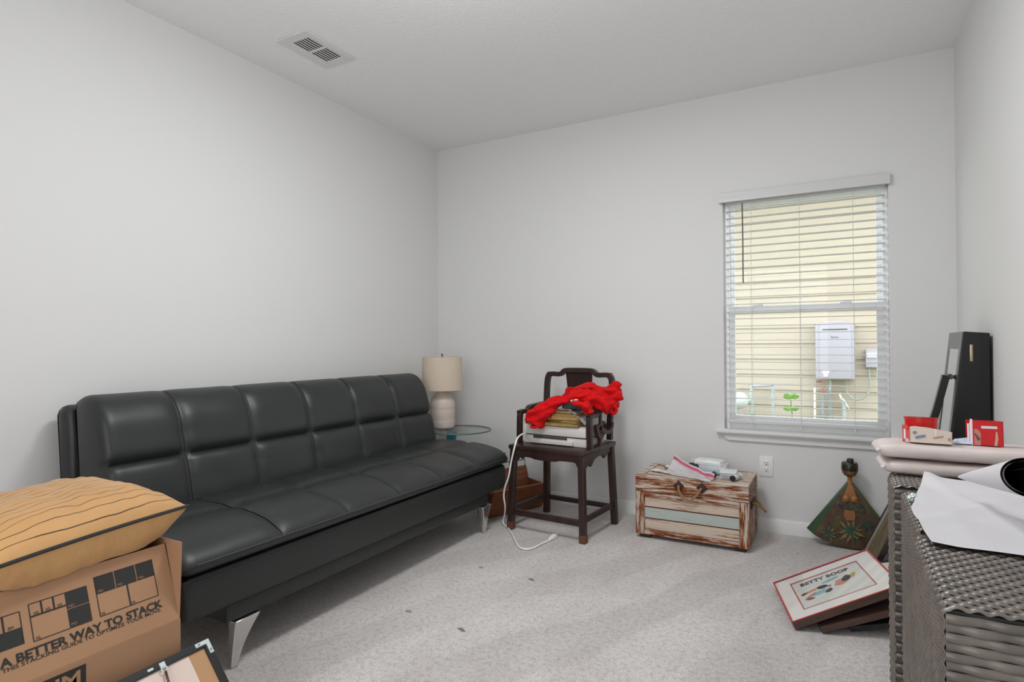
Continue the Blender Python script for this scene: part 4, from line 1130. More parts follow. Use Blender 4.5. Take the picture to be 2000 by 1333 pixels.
# top plane of the upper parcel in world space
def on_parcel(x, d, z=0.):
    return TPM @ Vector((x-.089, d, .0445+z))
SM = TPM.to_3x3().to_4x4()
# red open carton (right)
CARR = mat('red_carton', (.60, .008, .008), .35, spec=.5); CARW = mat('carton_white', (.80, .74, .78), .4)
M = Matrix.Translation(on_parcel(.334, .10)) @ SM @ Matrix.Rotation(R(6), 4, 'Z')
rb = thing('red_carton', 'bright red display carton with a hang slot standing on the parcels', 'carton', M=M)
w, d, h = .064, .055, .064
c = MB(); 
# front panel with slot cut: build as strips
c.span((-w/2, -d/2, 0), (w/2, -d/2+.0015, .044)); c.span((-w/2, -d/2, .051), (w/2, -d/2+.0015, h)); c.span((-w/2, -d/2, .044), (-.014, -d/2+.0015, .051)); c.span((.020, -d/2, .044), (w/2, -d/2+.0015, .051))
c.span((w/2-.0015, -d/2, 0), (w/2, d/2, h)); c.span((-w/2, d/2-.0015, 0), (w/2, d/2, h)); c.span((-w/2, -d/2, 0), (w/2, d/2, .0015))
obj('carton_shell', c, CARR, rb, local=True, smooth=False)
c = MB().span((-w/2-.001, -d/2, 0), (-w/2, -d/2+.016, h+.003)); c.prism([(-d/2+.016, .0), (-d/2+.03, .012), (-d/2+.03, .044), (-d/2+.016, .062)], -w/2-.001, -w/2, 'x')
c.tube([(-w/2-.004, -d/2+.02+.0*i, .008+.047*i/6) for i in range(7)], .0022, 6)
obj('carton_flap', c, CARW, rb, local=True, smooth=False)
obj('hang_slot', MB().span((-.014, -d/2+.001, .044), (.020, -d/2+.002, .051)), CARW, rb, local=True, smooth=False)
obj('side_window', MB().prism([(-.029, .001), (-.016, .001), (-.015, .030), (-.018, .038), (-.024, .042), (-.029, .042)], -d/2-.0008, -d/2, 'y'), mat('printed_pink', (.52, .22, .20), .5), rb, local=True, smooth=False)
obj('side_window', MB().prism([(.012, .001), (.018, .001), (.021, .020), (.019, .037), (.016, .037), (.015, .020)], -d/2-.0008, -d/2, 'y'), mat('printed_tan', (.60, .36, .28), .5), rb, local=True, smooth=False)
obj('printed_mark', MB().prism([(-.029, .030), (-.0275, .032), (-.016, .018), (-.020, .012), (-.024, .016)], -d/2-.0014, -d/2-.0006, 'y'), mat('print_brown', (.16, .07, .02), .5), rb, local=True, smooth=False)
# cream open box and red drum (left)
CRM = mat('cream_card', (.66, .56, .49), .6); BLUEP = mat('print_blue', (.17, .22, .30), .6); TANP = mat('print_tan', (.42, .26, .13), .6)
M = Matrix.Translation(on_parcel(.212, .055)) @ SM @ Matrix.Rotation(R(-4), 4, 'Z')
cb_ = thing('cream_box', 'open cream card box printed with blue and tan marks on the parcels', 'box', M=M)
c = MB().prism([(-.044, 0), (.046, 0), (.046, .032), (.012, .038), (-.008, .041), (-.034, .043), (-.044, .041)], -.03, -.0285, 'y')
c.prism([(-.03, 0), (.03, 0), (.03, .030), (-.03, .030)], .0445, .046, 'x'); c.span((-.044, .0285, 0), (.046, .03, .030)); c.span((-.044, -.03, 0), (-.0425, .03, .036)); c.span((-.044, -.03, 0), (.046, .03, .0012))
obj('box_card', c, CRM, cb_, local=True, smooth=False)
def mark(cx, cz, w_, h_, rot, m):
    c_, s_ = math.cos(R(rot)), math.sin(R(rot)); pts = [(cx+x*c_-z*s_, cz+x*s_+z*c_) for x, z in ((-w_/2, -h_/2), (w_/2, -h_/2), (w_/2, h_/2), (-w_/2, h_/2))]
    obj('printed_mark', MB().prism(pts, -.0312, -.0300, 'y'), m, cb_, local=True, smooth=False)
mark(-.021, .016, .022, .007, 16, BLUEP); mark(-.033, .026, .008, .007, 30, BLUEP); mark(.017, .017, .022, .0045, 14, TANP); mark(.040, .013, .006, .008, 10, TANP)
obj('card_fold', MB().prism([(.0105, .012), (.0125, .012), (.0135, .0375), (.0115, .0375)], -.0308, -.0300, 'y'), PAPER, cb_, local=True, smooth=False)
M = Matrix.Translation(on_parcel(.203, .145)) @ SM
rd = thing('red_drum', 'open red round tub behind the cream card box', 'tub', M=M)
dm = MB().lathe([(.030, .001), (.036, .020), (.039, .062), (.037, .062), (.034, .020), (.028, .003)], (0, 0, 0), 32)
obj('tub_wall', dm, CARR, rd, local=True, angle=40)
obj('rim', MB().lathe([(.039, .060), (.041, .062), (.041, .065), (.037, .065)], (0, 0, 0), 32, cap=False), CARR, rd, local=True)
M = Matrix.Translation(on_parcel(.163, .06)) @ SM @ Matrix.Rotation(R(-12), 4, 'Z')
rt = thing('red_tab', 'folded red and white card tab at the left end of the parcels', 'card', M=M)
c = MB(); c.span((-.008, -.02, 0), (-.006, .015, .044)); c.span((-.008, -.02, .034), (.004, -.018, .044)); c.span((-.008, -.02, .0), (-.002, -.018, .008)); 
obj('card_face', c, CARR, rt, local=True, smooth=False)
obj('card_panel', MB().span((-.001, -.019, .010), (.009, -.017, .032)), CARR, rt, local=True, smooth=False)
obj('card_back', MB().span((-.0055, -.0188, .008), (-.001, -.0165, .034)), CARW, rt, local=True, smooth=False)
M = Matrix.Translation(on_parcel(.284, .09)) @ SM
bp_ = thing('plastic_scrap', 'folded clear bluish plastic scrap between the cream box and red carton', 'plastic', M=M)
c = MB(); c.add([(-.026, -.02, .002), (.018, -.02, .002), (.020, .02, .018), (-.012, .02, .012), (0, -.005, .010)], [(0, 1, 4), (1, 2, 4), (2, 3, 4), (3, 0, 4)])
c.add([(-.026, -.02, .001), (.018, -.02, .001), (.020, .02, .001), (-.012, .02, .001)], [(3, 2, 1, 0)])
obj('film', c, mat('bluish_film', (.50, .60, .72), .15, spec=.7), bp_, local=True, smooth=False)

# ------------------------------------------------------------------ white sheet with curled roll
SHEET = mat('sheet_white', (.62, .61, .63), .5, spec=.4, bump=(6, .25, .01))
SHEETB = mat('sheet_black', (.010, .008, .008), .35)
sh_t = thing('paper_roll', 'large white sheet with black back, its far corner curled into a roll', 'paper', (.3, 1.5, .81))
nxs, nys = 36, 48
def sheetf(u, v):
    # v: near (0) -> far (1); u: left -> right
    y = 1.215+v*.50
    xl = .137-.007*math.sin(v*PI)+.085*max(0, v-.42)-.006*v
    if v > .6: xl += .0
    x = xl+u*(.54-xl)
    z = .8085
    z += .030*max(0, v-.70)**1.3*3.0*(.7+.3*(1-u))
    z += .010*abs(mnoise.noise(Vector((u*3+2, v*3.5, 1))))*(.3+v)
    # diagonal creases
    z += .006*max(0, 1-abs((u*.9+v*.6)-.62)/.06)*v
    z += .005*max(0, 1-abs((u*.6-v*.5)+.12)/.05)
    if u < .10: z += .004*(1-u/.1)
    return Vector((x, y, z))
s1 = MB().grid(sheetf, nxs, nys)
obj('sheet', s1, SHEET, sh_t, recalc=False)
s2 = MB().grid(lambda u, v: sheetf(u, v)-Vector((0, 0, .0012)), nxs, nys)
obj('sheet_back', s2, SHEETB, sh_t, recalc=False)
# conical roll: from a tip far left to an open mouth near right
r0p = Vector((.226, 1.56, .862)); r1p = Vector((.276, 1.25, .926)); axd = (r1p-r0p).normalized()
rx = axd.cross(Vector((0, 0, 1))).normalized(); rz_ = rx.cross(axd)
def rollf(u, v, off=0.):
    # u along the axis, v along the spiral
    turns = 2.35; a = v*turns*2*PI; rad = (.003+.036*u**.9)*(1-.30*(1-v))-off
    c = r0p.lerp(r1p, u)
    ee = axd*(.02*math.sin(a)*u)
    return c+rx*(rad*math.cos(a+2.2))+rz_*(rad*math.sin(a+2.2)*.92)+ee
ro = MB().grid(lambda u, v: rollf(u, v), 20, 90)
obj('roll_outside', ro, SHEET, sh_t, recalc=False, angle=60)
ri = MB().grid(lambda u, v: rollf(u, v, .0013), 20, 90)
plabel(obj('roll_inside', ri, SHEETB, sh_t, recalc=False, angle=60), 'black inner face of the roll')
pb = crumple(.142, 1.545, .812, .009, .013, .009, 12, .4)
tag(obj('foil_scrap', pb, mat('foil', (.62, .70, .70), .25, metal=.4), None, angle=15, origin=(.15, 1.5, .803)), 'small shiny foil scrap at the left edge of the white sheet', 'foil')

# ------------------------------------------------------------------ cardboard box, pillow, picture back
CARD = mat('cardboard', (.36, .205, .118), .8, spec=.2, noise=(5, .06), bump=(90, .06, .001, (1, 6, 1)))
CARDE = mat('cardboard_edge', (.42, .26, .16), .9)
PRINT = mat('box_print', (.020, .020, .018), .7)
BX, BY, BZ, BL, BD = -1.575, .974, .41, .46, .46
bx = thing('moving_box', 'open cardboard moving box with printed stacking guide in front of the sofa', 'box', (BX-BD/2, BY-BL/2, 0))
th = .005
b = MB(); b.span((BX-th, BY-BL, 0), (BX, BY, BZ)); b.span((BX-BD, BY-BL, 0), (BX-BD+th, BY, BZ)); b.span((BX-BD+th, BY-th, 0), (BX-th, BY, BZ)); b.span((BX-BD+th, BY-BL, 0), (BX-th, BY-BL+th, BZ)); b.span((BX-BD+th, BY-BL+th, 0), (BX-th, BY-th, th))
obj('box_body', b, CARD, bx, bevel=.0015, smooth=False)
tl = R(20.0); FS = .206
upv = Vector((-math.sin(tl), 0, math.cos(tl))); nv = Vector((math.cos(tl), 0, math.sin(tl)))
MF = basis((BX, BY, BZ), (0, -1, 0), upv)          # local x = towards the camera along the face, y = up the flap
# orientation: x to the LEFT in the photo, so lettering runs along -x
def flap(mb, x0, x1, y0, y1, z0, z1): 
    return mb.span((x0, y0, z0), (x1, y1, z1), MF)
nsign = 1 if (MF.to_3x3() @ Vector((0, 0, 1))).dot(nv) > 0 else -1
fo = obj('front_flap', flap(MB(), .002, BL-.002, 0, FS, -th*nsign, 0), CARD, bx, bevel=.001, smooth=False)
MFt = basis(MF @ Vector((0, 0, .0007*nsign)), (0, 1, 0), upv)   # lettering frame: x = away from camera
def fbox(mb, x0, x1, y0, y1): 
    z = .0004
    return mb.add([MF @ Vector((x, y, nsign*z)) for x, y in ((x0, y0), (x1, y0), (x1, y1), (x0, y1))], [(0, 1, 2, 3) if nsign > 0 else (3, 2, 1, 0)])
def fline(mb, x0, y0, x1, y1, w=.0022):
    if abs(x1-x0) > abs(y1-y0): return fbox(mb, min(x0, x1), max(x0, x1), y0-w/2, y0+w/2)
    return fbox(mb, x0-w/2, x0+w/2, min(y0, y1), max(y0, y1))
pm = MB()
# right diagram: three dark cells above, two open cells below
for a, c in ((.045, .0885), (.0905, .1405), (.1425, .187)): fbox(pm, a, c, .132, .175)
for y in (.0785,): fline(pm, .045, y, .187, y)
for x in (.045, .187): fline(pm, x, .078, x, .175)
fline(pm, .1155, .078, .1155, .132, .004)
# middle diagram
fbox(pm, .205, .253, .122, .161); fbox(pm, .205, .253, .079, .1205)
fline(pm, .205, .1605, .325, .1605); fline(pm, .205, .0775, .325, .0775); fline(pm, .325, .077, .325, .161); fline(pm, .253, .132, .325, .132, .004); fline(pm, .277, .132, .277, .160, .004); fline(pm, .301, .132, .301, .160, .004)
# left diagram
fbox(pm, .343, .415, .081, .118); fline(pm, .343, .152, .455, .152); fline(pm, .343, .081, .343, .152); fline(pm, .375, .118, .375, .152, .004); fline(pm, .415, .081, .455, .081)
pd_ = obj('printed_diagram', pm, PRINT, fo, smooth=False, recalc=False)
def box_text(s, x_right, y, width, size, bold, m, parent, nm):
    """x_right: flap coordinate of the right (far) end"""
    t = text_mb(s, size, width=width, bold=bold, depth=.0003)
    return xf(t, MFt @ Matrix.Translation((-(x_right+width), y, 0)))
# far end is x=0 -> lettering x runs to 0 at the far edge
t = box_text('A BETTER WAY TO STACK', .039, .0475, .352, .026, .0009, PRINT, fo, 't')
obj('printed_slogan', t, PRINT, fo, smooth=False, recalc=False)
t = box_text('USE THIS STACKING GUIDE TO OPTIMIZE YOUR MOVE.', .045, .0375-.0005, .372, .0125, .00008, PRINT, fo, 't')
obj('printed_slogan', t, PRINT, fo, smooth=False, recalc=False)
sm = MB()
LIGHTP = mat('box_print_light', (.30, .18, .11), .8)
for s, x, y, mm in (('XL', .176, .081, 0), ('XL', .104, .081, 0), ('XL', .312, .080, 0), ('XS', .309, .1345, 0), ('XS', .286, .1345, 0), ('XS', .262, .1345, 0), ('SM', .359, .120, 0)):
    t = text_mb(s, .0088, depth=.0003); xf(t, MFt @ Matrix.Translation((-x-.009, y, .0002))); sm.add(t.v, t.f)
obj('printed_sizes', sm, PRINT, fo, smooth=False, recalc=False)
sm = MB()
for s, x, y in (('MD', .172, .135), ('MD', .126, .135), ('MD', .074, .135), ('MD', .238, .124), ('MD', .238, .082)):
    t = text_mb(s, .0088, depth=.0003); xf(t, MFt @ Matrix.Translation((-x-.012, y, .0004))); sm.add(t.v, t.f)
obj('printed_sizes', sm, LIGHTP, fo, smooth=False, recalc=False)
# far end flap, near end flap and rear flap
e = MB().span((BX-BD+.004, 0, 0), (BX-.004, th, .205), Matrix.Translation((0, BY-th, BZ)) @ Matrix.Rotation(R(-2), 4, 'X'))
obj('end_flap', e, CARD, bx, smooth=False)
e = MB().span((BX-BD+.004, 0, 0), (BX-.004, th, .205), Matrix.Translation((0, BY-BL, BZ)) @ Matrix.Rotation(R(12), 4, 'X'))
obj('end_flap', e, CARD, bx, smooth=False)
e = MB().span((0, BY-BL+.003, 0), (th, BY-.003, .205), Matrix.Translation((BX-BD, 0, BZ)) @ Matrix.Rotation(R(14), 4, 'Y'))
obj('rear_flap', e, CARD, bx, smooth=False)
# dark size block on the box body (lettering shows the card through it)
sb = MB(); sb.add([(BX+.0005, y, z) for y, z in ((.52, .352), (.742, .352), (.742, .397), (.52, .397))], [(0, 1, 2, 3)])
so = obj('size_block', sb, PRINT, bx, smooth=False, recalc=True)
t = text_mb('MEDIUM', .046, width=.205, bold=.0012, depth=.0003); xf(t, basis((BX+.0012, .525, .356), (0, 1, 0), (0, 0, 1)))
obj('size_lettering', t, CARD, so, smooth=False, recalc=False)

# gold pillow
def pillow_mat():
    m = mat('gold_velvet', (.53, .30, .125), .6, spec=.2, sheen=.2, noise=(6, .08), bump=(11, .35, .02, (.6, 1.6, 1)))
    N, L, b = nodes_of(m)
    src = b.inputs['Base Color'].links[0].from_socket
    tc = N.new('ShaderNodeTexCoord'); sx = N.new('ShaderNodeSeparateXYZ'); L.new(tc.outputs['Object'], sx.inputs['Vector'])
    nz = N.new('ShaderNodeTexNoise'); nz.inputs['Scale'].default_value = 9; L.new(tc.outputs['Object'], nz.inputs['Vector'])
    def mth(op, a, bv):
        n = N.new('ShaderNodeMath'); n.operation = op
        for i, v in enumerate((a, bv)):
            if isinstance(v, (int, float)): n.inputs[i].default_value = v
            else: L.new(v, n.inputs[i])
        return n.outputs[0]
    w = mth('MULTIPLY', mth('SUBTRACT', nz.outputs['Fac'], .5), .005)
    fr = mth('FRACT', mth('DIVIDE', mth('ADD', mth('ADD', sx.outputs['X'], w), 10.0112), .0245), 0.)
    ln = mth('LESS_THAN', fr, .075)
    top = mth('GREATER_THAN', sx.outputs['Z'], .004)
    mask = mth('MULTIPLY', ln, top)
    mx = N.new('ShaderNodeMixRGB'); L.new(mask, mx.inputs['Fac']); L.new(src, mx.inputs['Color1']); mx.inputs['Color2'].default_value = (.10, .055, .02, 1)
    L.new(mx.outputs['Color'], b.inputs['Base Color'])
    return m
GV = pillow_mat()
PMX = Matrix.Translation((-1.828, .775, .688)) @ Matrix.Rotation(R(3.5), 4, 'X') @ Matrix.Rotation(R(2), 4, 'Z')
pw = thing('throw_pillow', 'golden velvet striped throw pillow with black piping on the cardboard box', 'pillow', M=PMX)
HW = .232
def pil(u, v, sgn):
    a = (u-.5)*2; b = (v-.5)*2
    cxp = 1-.07*(1-a*a)*abs(b)**2; cyp = 1-.07*(1-b*b)*abs(a)**2
    x = a*HW*(1-.06*(1-b*b)); y = b*HW*(1-.06*(1-a*a))
    ta = 1-abs(a)**3.6; tb2 = 1-abs(b)**3.6
    hgt = .088*(max(0, ta)*max(0, tb2))**.62 if sgn > 0 else .132*(max(0, ta)*max(0, tb2))**.5
    e = min(1-abs(a), 1-abs(b)); wr = .006*mnoise.noise(Vector((a*3.2, b*6, sgn*2)))*min(1, e*5)+.004*mnoise.noise(Vector((a*9, b*5, sgn)))*min(1, e*8)
    z = sgn*hgt+wr
    if sgn < 0 and x < .186: z = max(z, -.082+.061*(-y))     # rests on the flaps, hangs over the front one
    return Vector((x, y, z))
pb_ = MB().grid(lambda u, v: pil(u, v, 1), 56, 56); pb_.grid(lambda u, v: pil(u, v, -1), 56, 56)
obj('pillow_cover', pb_, GV, pw, local=True, angle=80)
bord = [pil(i/30, 0, 1) for i in range(31)]+[pil(1, i/30, 1) for i in range(1, 31)]+[pil(1-i/30, 1, 1) for i in range(1, 31)]+[pil(0, 1-i/30, 1) for i in range(1, 30)]
obj('piping', MB().tube(bord, .0048, 8, closed=True), mat('black_piping', (.018, .018, .016), .7), pw, local=True)

# picture seen from behind, leaning against the box
BK = mat('kraft_backing', (.70, .57, .50), .7, noise=(4, .06))
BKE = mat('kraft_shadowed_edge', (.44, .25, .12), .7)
PKM = basis((-1.545, 1.034, .338), (0.02, -1, 0), (.665, .10, -.745))
# local: x = along the top edge towards the camera, y = down the picture
bkf = thing('picture_back', 'black framed picture turned to show its backing, leaning on the moving box', 'picture', M=PKM)
wz = (PKM.to_3x3() @ Vector((0, 0, 1)))
sg_ = 1 if wz.x > 0 else -1        # +z local faces the room if sg_ = 1
W2, L2, FW2, TH2 = .62, .455, .020, .022
f = MB()
for a, c in (((0, 0), (W2, FW2)), ((0, L2-FW2), (W2, L2)), ((0, FW2), (FW2, L2-FW2)), ((W2-FW2, FW2), (W2, L2-FW2))): f.span((a[0], a[1], -TH2*sg_), (c[0], c[1], 0))
obj('frame', f, BLKF, bkf, local=True, bevel=.002, smooth=False)
obj('backing_paper', MB().span((FW2, FW2, -.012*sg_), (W2-FW2, L2-FW2, -.006*sg_)), BK, bkf, local=True, smooth=False)
obj('backing_shade', MB().span((FW2, FW2, -.0125*sg_), (FW2+.045, L2-FW2, -.0055*sg_)), BKE, bkf, local=True, smooth=False)  # shade along the backing's edge, put into a darker kraft colour
STEEL = mat('zinc_bracket', (.62, .70, .70), .3, metal=.5)
cbk = MB(); cbk.span((.002, .002, 0), (.042, .013, .0015*sg_)); cbk.span((.002, .013, 0), (.013, .042, .0015*sg_))
cbk_o = obj('corner_bracket', cbk, STEEL, bkf, local=True, smooth=False)
sc = MB()
for p in ((.032, .0075), (.0075, .032)): sc.lathe([(.003, 0), (.003, .0018)], (p[0], p[1], .001), 10)
obj('screw', sc, mat('screw_grey', (.25, .25, .27), .4, metal=.8), cbk_o, local=True)
hg = MB(); hg.span((.128, .006, 0), (.142, .022, .002*sg_)); hg.tube([(.135+.007*math.cos(a), .024+.007*math.sin(a), .002*sg_) for a in [i*PI/7 for i in range(14)]], .0018, 6, closed=True)
hg.span((.158, .008, 0), (.172, .014, .0015*sg_))
obj('hanger_ring', hg, STEEL, bkf, local=True)
hw = MB()
P = cr([(.135, .030, .002*sg_), (.138, .05, .003*sg_), (.142, .085, .003*sg_)], 16)
for k in range(2): hw.tube([p+Vector((.0022*math.cos(i*1.1+k*PI), 0, .0022*math.sin(i*1.1+k*PI))) for i, p in enumerate(P)], .0014, 6)
hw.tube([(.142, .085, .003*sg_), (.150, .17, .003*sg_), (.17, .40, .002*sg_)], .0012, 6)
obj('hanging_wire', hw, mat('copper_wire', (.16, .07, .05), .4, metal=.6), bkf, local=True)
obj('staple', MB().span((.0195, .135, -.006*sg_), (.028, .150, -.003*sg_)), BLKF, bkf, local=True, smooth=False)

# ------------------------------------------------------------------ bits on the carpet
LINT = mat('lint', (.27, .245, .195), .95)
for (x, y), rz, lab, s in (((-1.323, 2.576), -25, 'small dark tuft on the carpet in front of the chair', 1.), ((-1.342, 1.989), -20, 'small dark tuft on the carpet nearest the camera', 1.), ((-1.621, 2.591), -15, 'pale flattened tuft on the carpet nearest the sofa leg', .7), ((-1.631, 2.017), -20, 'faint tuft on the carpet beside the middle of the sofa', .7)):
    mb = MB()
    for k in range(9):
        a = R(rz+random.uniform(-25, 25)); l = .018*s*random.uniform(.5, 1); ox, oy = random.uniform(-.012, .012)*s, random.uniform(-.004, .004)
        mb.tube([(x+ox-l*math.cos(a), y+oy-l*math.sin(a), .001), (x+ox, y+oy, .005+.003*random.random()), (x+ox+l*math.cos(a), y+oy+l*math.sin(a), .001)], .0017*s, 5)
    tag(obj('carpet_lint', mb, LINT if s == 1. else mat('lint_pale', (.40, .37, .34), .95), None, origin=(x, y, 0)), lab, 'lint')

# ------------------------------------------------------------------ outside the window
YS = 7.4
SIDE = mat('cream_siding', (.50, .425, .345), .7, noise=(3, .03, (1, 1, 8)), bump=(30, .1, .002, (.3, 1, 6)))
nh = thing('neighbour_house', 'cream lap-sided house wall seen through the window', 'house', (0, YS, 0))
sv = MB(); zz = .27-.177*4; prof = []
while zz < 3.1:
    prof += [(YS-.016, zz), (YS-.002, zz+.176)]; zz += .177
    prof += [(YS-.002, zz-.0005)]
poly = prof+[(YS+.1, zz), (YS+.1, prof[0][1])]
sv.prism(poly, -4.2, 3.2, 'x')
obj('lap_siding', sv, SIDE, nh, smooth=False)
obj('soffit', MB().span((-4.3, YS-.45, 3.02), (3.3, YS+.1, 3.08)), TRIM, nh, smooth=False)
obj('fascia', MB().span((-4.3, YS-.47, 3.0), (3.3, YS-.45, 3.2)), TRIM, nh, smooth=False)
structure(obj('ground', MB().span((-14, -12, -.42), (14, 14, -.30)), mat('lawn', (.14, .17, .07), .95, noise=(14, .4)), smooth=False))
WH = mat('heater_enamel', (.43, .40, .465), .45)
ht = thing('water_heater', 'pale lilac-white tankless water heater mounted on the neighbouring wall', 'water heater', (-.015, YS-.12, .76))
obj('heater_case', MB().span((-.205, YS-.20, .762), (.170, YS-.016, 1.372), bev=.015), WH, ht)
obj('front_cover', MB().span((-.165, YS-.212, .775), (.135, YS-.198, 1.36), bev=.006), WH, ht)
obj('vent_slit', MB().span((-.135, YS-.214, 1.293), (.100, YS-.210, 1.306)), mat('slit_dark', (.10, .11, .10), .6), ht, smooth=False)
obj('top_flue', MB().span((-.125, YS-.17, 1.372), (.065, YS-.05, 1.392)), mat('flue_grey', (.48, .46, .48), .5), ht, bevel=.004)
t = text_mb('Rinnai', .038, width=.068, bold=.0004, depth=.0006); xf(t, basis((-.052, YS-.2135, 1.205), (1, 0, 0), (0, 0, 1)))
obj('maker_name', t, mat('logo_grey', (.22, .21, .25), .5), ht, smooth=False, recalc=False)
obj('corner_tag', MB().prism([(-.135, .86), (-.075, .86), (-.07, .84), (-.088, .825), (-.09, .795), (-.125, .795), (-.127, .825), (-.142, .84)], YS-.2145, YS-.211, 'y'), VINYL, ht, smooth=False)
obj('latch', MB().span((-.04, YS-.2145, .853), (-.015, YS-.21, .862)), mat('latch_dark', (.2, .2, .22), .5), ht, smooth=False)
COPPER = mat('copper_pipe', (.42, .20, .14), .4, metal=.7); INSUL = mat('pipe_insulation', (.26, .27, .26), .8); PVC = mat('white_pvc', (.76, .75, .66), .45); GREYP = mat('grey_pipe', (.42, .45, .48), .45); PIPEG = mat('painted_pipe', (.46, .52, .50), .5)
pi_ = thing('heater_pipes', 'insulated and copper pipes running down below the water heater', 'pipes', (-.1, YS-.12, 0))
obj('insulated_pipe', MB().tube([(-.145, YS-.10, .60), (-.145, YS-.10, -.3)], .024, 12), INSUL, pi_)
obj('insulated_pipe', MB().tube([(-.072, YS-.10, .64), (-.072, YS-.10, -.3)], .024, 12), INSUL, pi_)
obj('copper_pipe', MB().tube(cr([(-.14, YS-.10, .76), (-.14, YS-.10, .69), (-.143, YS-.10, .64), (-.145, YS-.10, .59)], 4), .011, 10).tube([(-.21, YS-.10, .685), (-.10, YS-.10, .685)], .009, 8), COPPER, pi_)
obj('pressure_valve', MB().tube([(-.145, YS-.10, .645), (-.145, YS-.10, .612)], .018, 10).tube([(-.20, YS-.10, .73), (-.15, YS-.10, .73)], .012, 8), mat('valve_red', (.40, .10, .09), .5), pi_)
obj('drain_pipe', MB().tube(cr([(-.214, YS-.10, .66), (-.218, YS-.10, .62), (-.218, YS-.10, .5), (-.218, YS-.10, -.3)], 4), .0125, 10), PVC, pi_)
obj('condensate_pipe', MB().tube([(.062, YS-.10, .52), (.062, YS-.10, -.3)], .019, 10).tube([(.062, YS-.10, .535), (.062, YS-.10, .50)], .026, 10), GREYP, pi_)
obj('copper_pipe', MB().tube(cr([(-.07, YS-.10, .77), (-.065, YS-.10, .70), (-.072, YS-.10, .63)], 4), .012, 10), PIPEG, pi_)
obj('drain_elbow', MB().tube(cr([(-.09, YS-.13, .27), (-.02, YS-.13, .265), (.01, YS-.13, .275), (.015, YS-.13, .25)], 4), .018, 10), PIPEG, pi_)
obj('tape_tail', MB().add([(.045, YS-.125, .56), (.06, YS-.125, .555), (.125, YS-.135, .43), (.085, YS-.13, .48)], [(0, 1, 2, 3)]).add([(.01, YS-.126, .60), (.03, YS-.126, .62), (.05, YS-.126, .55), (.04, YS-.127, .54)], [(0, 1, 2, 3)]), PVC, pi_, smooth=False)
ds = thing('switch_box', 'small pale electrical box right of the water heater', 'electrical box', (.32, YS-.06, .99))
obj('box_case', MB().span((.268, YS-.11, .892), (.400, YS-.016, 1.085), bev=.006), WH, ds)
obj('cover_lip', MB().span((.28, YS-.118, 1.0), (.385, YS-.105, 1.045), bev=.004), VINYL, ds)
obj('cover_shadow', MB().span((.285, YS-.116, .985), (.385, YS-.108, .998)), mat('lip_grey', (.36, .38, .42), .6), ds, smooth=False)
obj('conduit', MB().tube(cr([(.300, YS-.07, .89), (.302, YS-.07, .80), (.308, YS-.08, .70), (.29, YS-.09, .62), (.22, YS-.10, .555), (.15, YS-.10, .553), (.10, YS-.10, .60), (.085, YS-.10, .68), (.085, YS-.10, .77)], 6), .010, 10), mat('conduit_grey', (.34, .37, .34), .6), ds)
gmt = thing('gas_meter', 'round gas regulator with pale pipes at the window left', 'gas meter', (-.95, YS-.2, 0))
obj('regulator', MB().lathe([(.01, -.05), (.06, -.045), (.095, -.015), (.10, 0), (.095, .015), (.06, .05), (.02, .06)], (0, 0, 0), 24, Matrix.Translation((-.985, YS-.20, .50)) @ Matrix.Rotation(R(75), 4, 'X')), mat('regulator_grey', (.50, .52, .51), .45), gmt)
obj('vertical_pipe', MB().tube([(-.862, YS-.15, -.3), (-.862, YS-.15, .60), (-.862, YS-.15, .64)], .018, 10).tube([(-.90, YS-.17, .50), (-.862, YS-.15, .52)], .028, 10).tube([(-.862, YS-.15, .60), (-.862, YS-.15, .46)], .026, 10), PIPEG, gmt)
obj('cross_pipe', MB().tube(cr([(-.862, YS-.15, .63), (-.85, YS-.15, .665), (-.80, YS-.15, .67), (-.66, YS-.15, .682), (-.64, YS-.15, .67), (-.637, YS-.15, .62), (-.637, YS-.15, -.3)], 5), .017, 10).tube([(-.637, YS-.15, .56), (-.637, YS-.15, .52)], .024, 10).tube([(-.637, YS-.15, .67), (-.637, YS-.15, .64)], .022, 10), GREYP, gmt)
obj('valve', MB().tube([(-.862, YS-.15, .38), (-.862, YS-.15, .31)], .028, 10).tube([(-.862, YS-.17, .345), (-.815, YS-.17, .35)], .014, 8), mat('valve_green', (.33, .43, .38), .5), gmt)
obj('service_pipe', MB().tube(cr([(-1.03, YS-.17, .40), (-.98, YS-.17, .36), (-.96, YS-.17, .30)], 4), .012, 8).tube([(-.97, YS-.17, .255), (-.88, YS-.17, .25)], .016, 8), PIPEG, gmt)
LEAF = mat('young_leaf', (.16, .40, .035), .5, noise=(20, .3))
sp_ = thing('sapling', 'young plant with bright green leaves outside the window', 'plant', (-.44, YS-.35, -.3))
sc_ = .93
obj('stem', MB().tube(cr([(-.43, YS-.35, -.3), (-.435, YS-.35, .1), (-.43, YS-.35, .35), (-.445, YS-.35, .58)], 5), .006, 6), mat('stem_green', (.16, .2, .06), .6), sp_)
lv = MB()
def leaf(mb, p, d, l, w):
    p = Vector(p); d = Vector(d).normalized(); s = d.cross(Vector((0, 1, .25))).normalized(); up_ = s.cross(d)
    pts = []
    for i in range(6):
        t = i/5; ww = w*math.sin(PI*min(1, t*.92+.06))
        c = p+d*l*t+up_*(.18*l*math.sin(PI*t))
        pts += [c-s*ww, c+s*ww]
    mb.add(pts, [(2*i, 2*i+1, 2*i+3, 2*i+2) for i in range(5)])
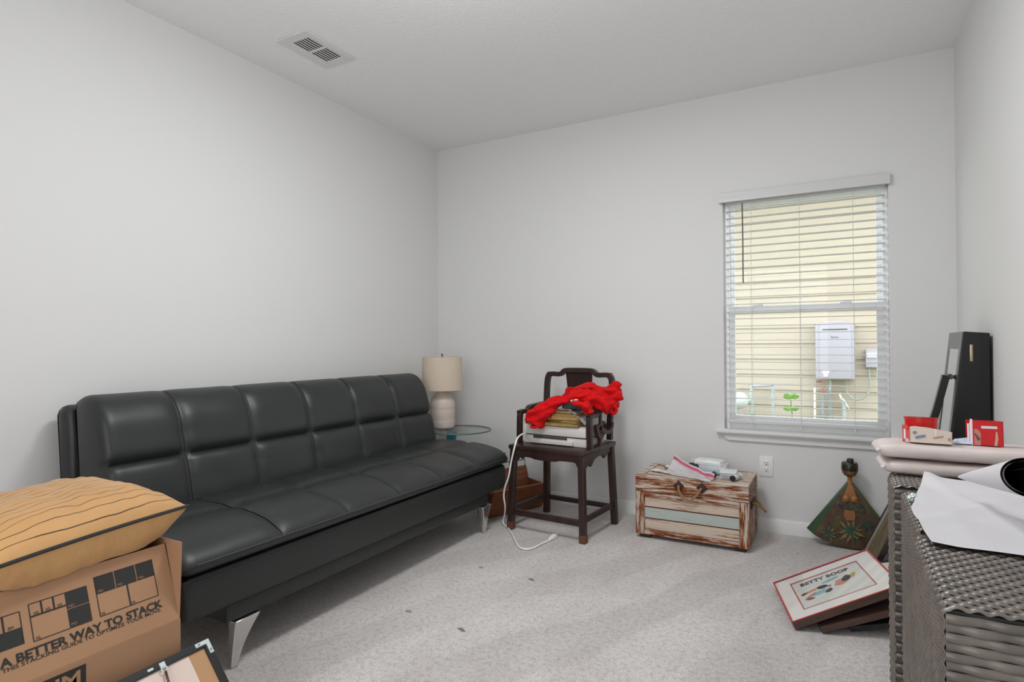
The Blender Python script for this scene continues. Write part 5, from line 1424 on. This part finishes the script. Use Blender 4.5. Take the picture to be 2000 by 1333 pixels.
for z in (.18, .30, .43, .56):
    for k in range(5):
        a = k*1.256+z*9
        leaf(lv, (-.438, YS-.35, z), (math.cos(a), .35*math.sin(a), .25+.2*math.sin(a*2)), .085 if z > .3 else .06, .026)
obj('leaves', lv, LEAF, sp_, recalc=False)

# ------------------------------------------------------------------ light
w = bpy.data.worlds.new('sky'); scene.world = w; w.use_nodes = True
bg = w.node_tree.nodes['Background']; bg.inputs['Color'].default_value = (.93, .97, 1.0, 1); bg.inputs['Strength'].default_value = 3.7
def area(name, loc, rot, sx, sy, power, colr=(1, 1, 1), spread=PI):
    l = bpy.data.lights.new(name, 'AREA'); l.shape = 'RECTANGLE'; l.size = sx; l.size_y = sy; l.energy = power; l.color = colr; l.spread = spread
    o = bpy.data.objects.new(name, l); col.objects.link(o); o.location = loc; o.rotation_euler = rot; return o
lamp = bpy.data.lights.new('ceiling_fixture', 'AREA'); lamp.shape = 'DISK'; lamp.size = .5; lamp.energy = 23.5; lamp.color = (.968, .982, 1.)
lo_ = bpy.data.objects.new('ceiling_fixture', lamp); col.objects.link(lo_); lo_.location = (-1.02, 1.98, H-.07)
lamp = bpy.data.lights.new('ceiling_fill', 'POINT'); lamp.shadow_soft_size = .12; lamp.energy = 13.5; lamp.color = (.968, .982, 1.)  # added fill light that lifts the ceiling, separate from the fixture
lo_ = bpy.data.objects.new('ceiling_fill', lamp); col.objects.link(lo_); lo_.location = (-1.13, 1.45, 2.34)
area('rear_fill', (-.85, Y0+.03, 1.2), (R(90), 0, 0), 1.5, 2.0, 23, (.97, .985, 1.))  # added fill light before the solid rear wall; no door is built there

scene.view_settings.view_transform = 'Standard'
scene.view_settings.look = 'None'
scene.view_settings.gamma = 1
scene.view_settings.use_curve_mapping = False
scene.view_settings.exposure = 0.07
cy = scene.cycles
cy.use_denoising = True
cy.max_bounces = 10; cy.diffuse_bounces = 6; cy.glossy_bounces = 4; cy.transparent_max_bounces = 24; cy.transmission_bounces = 8
cy.caustics_reflective = False; cy.caustics_refractive = False
cy.sample_clamp_indirect = 6
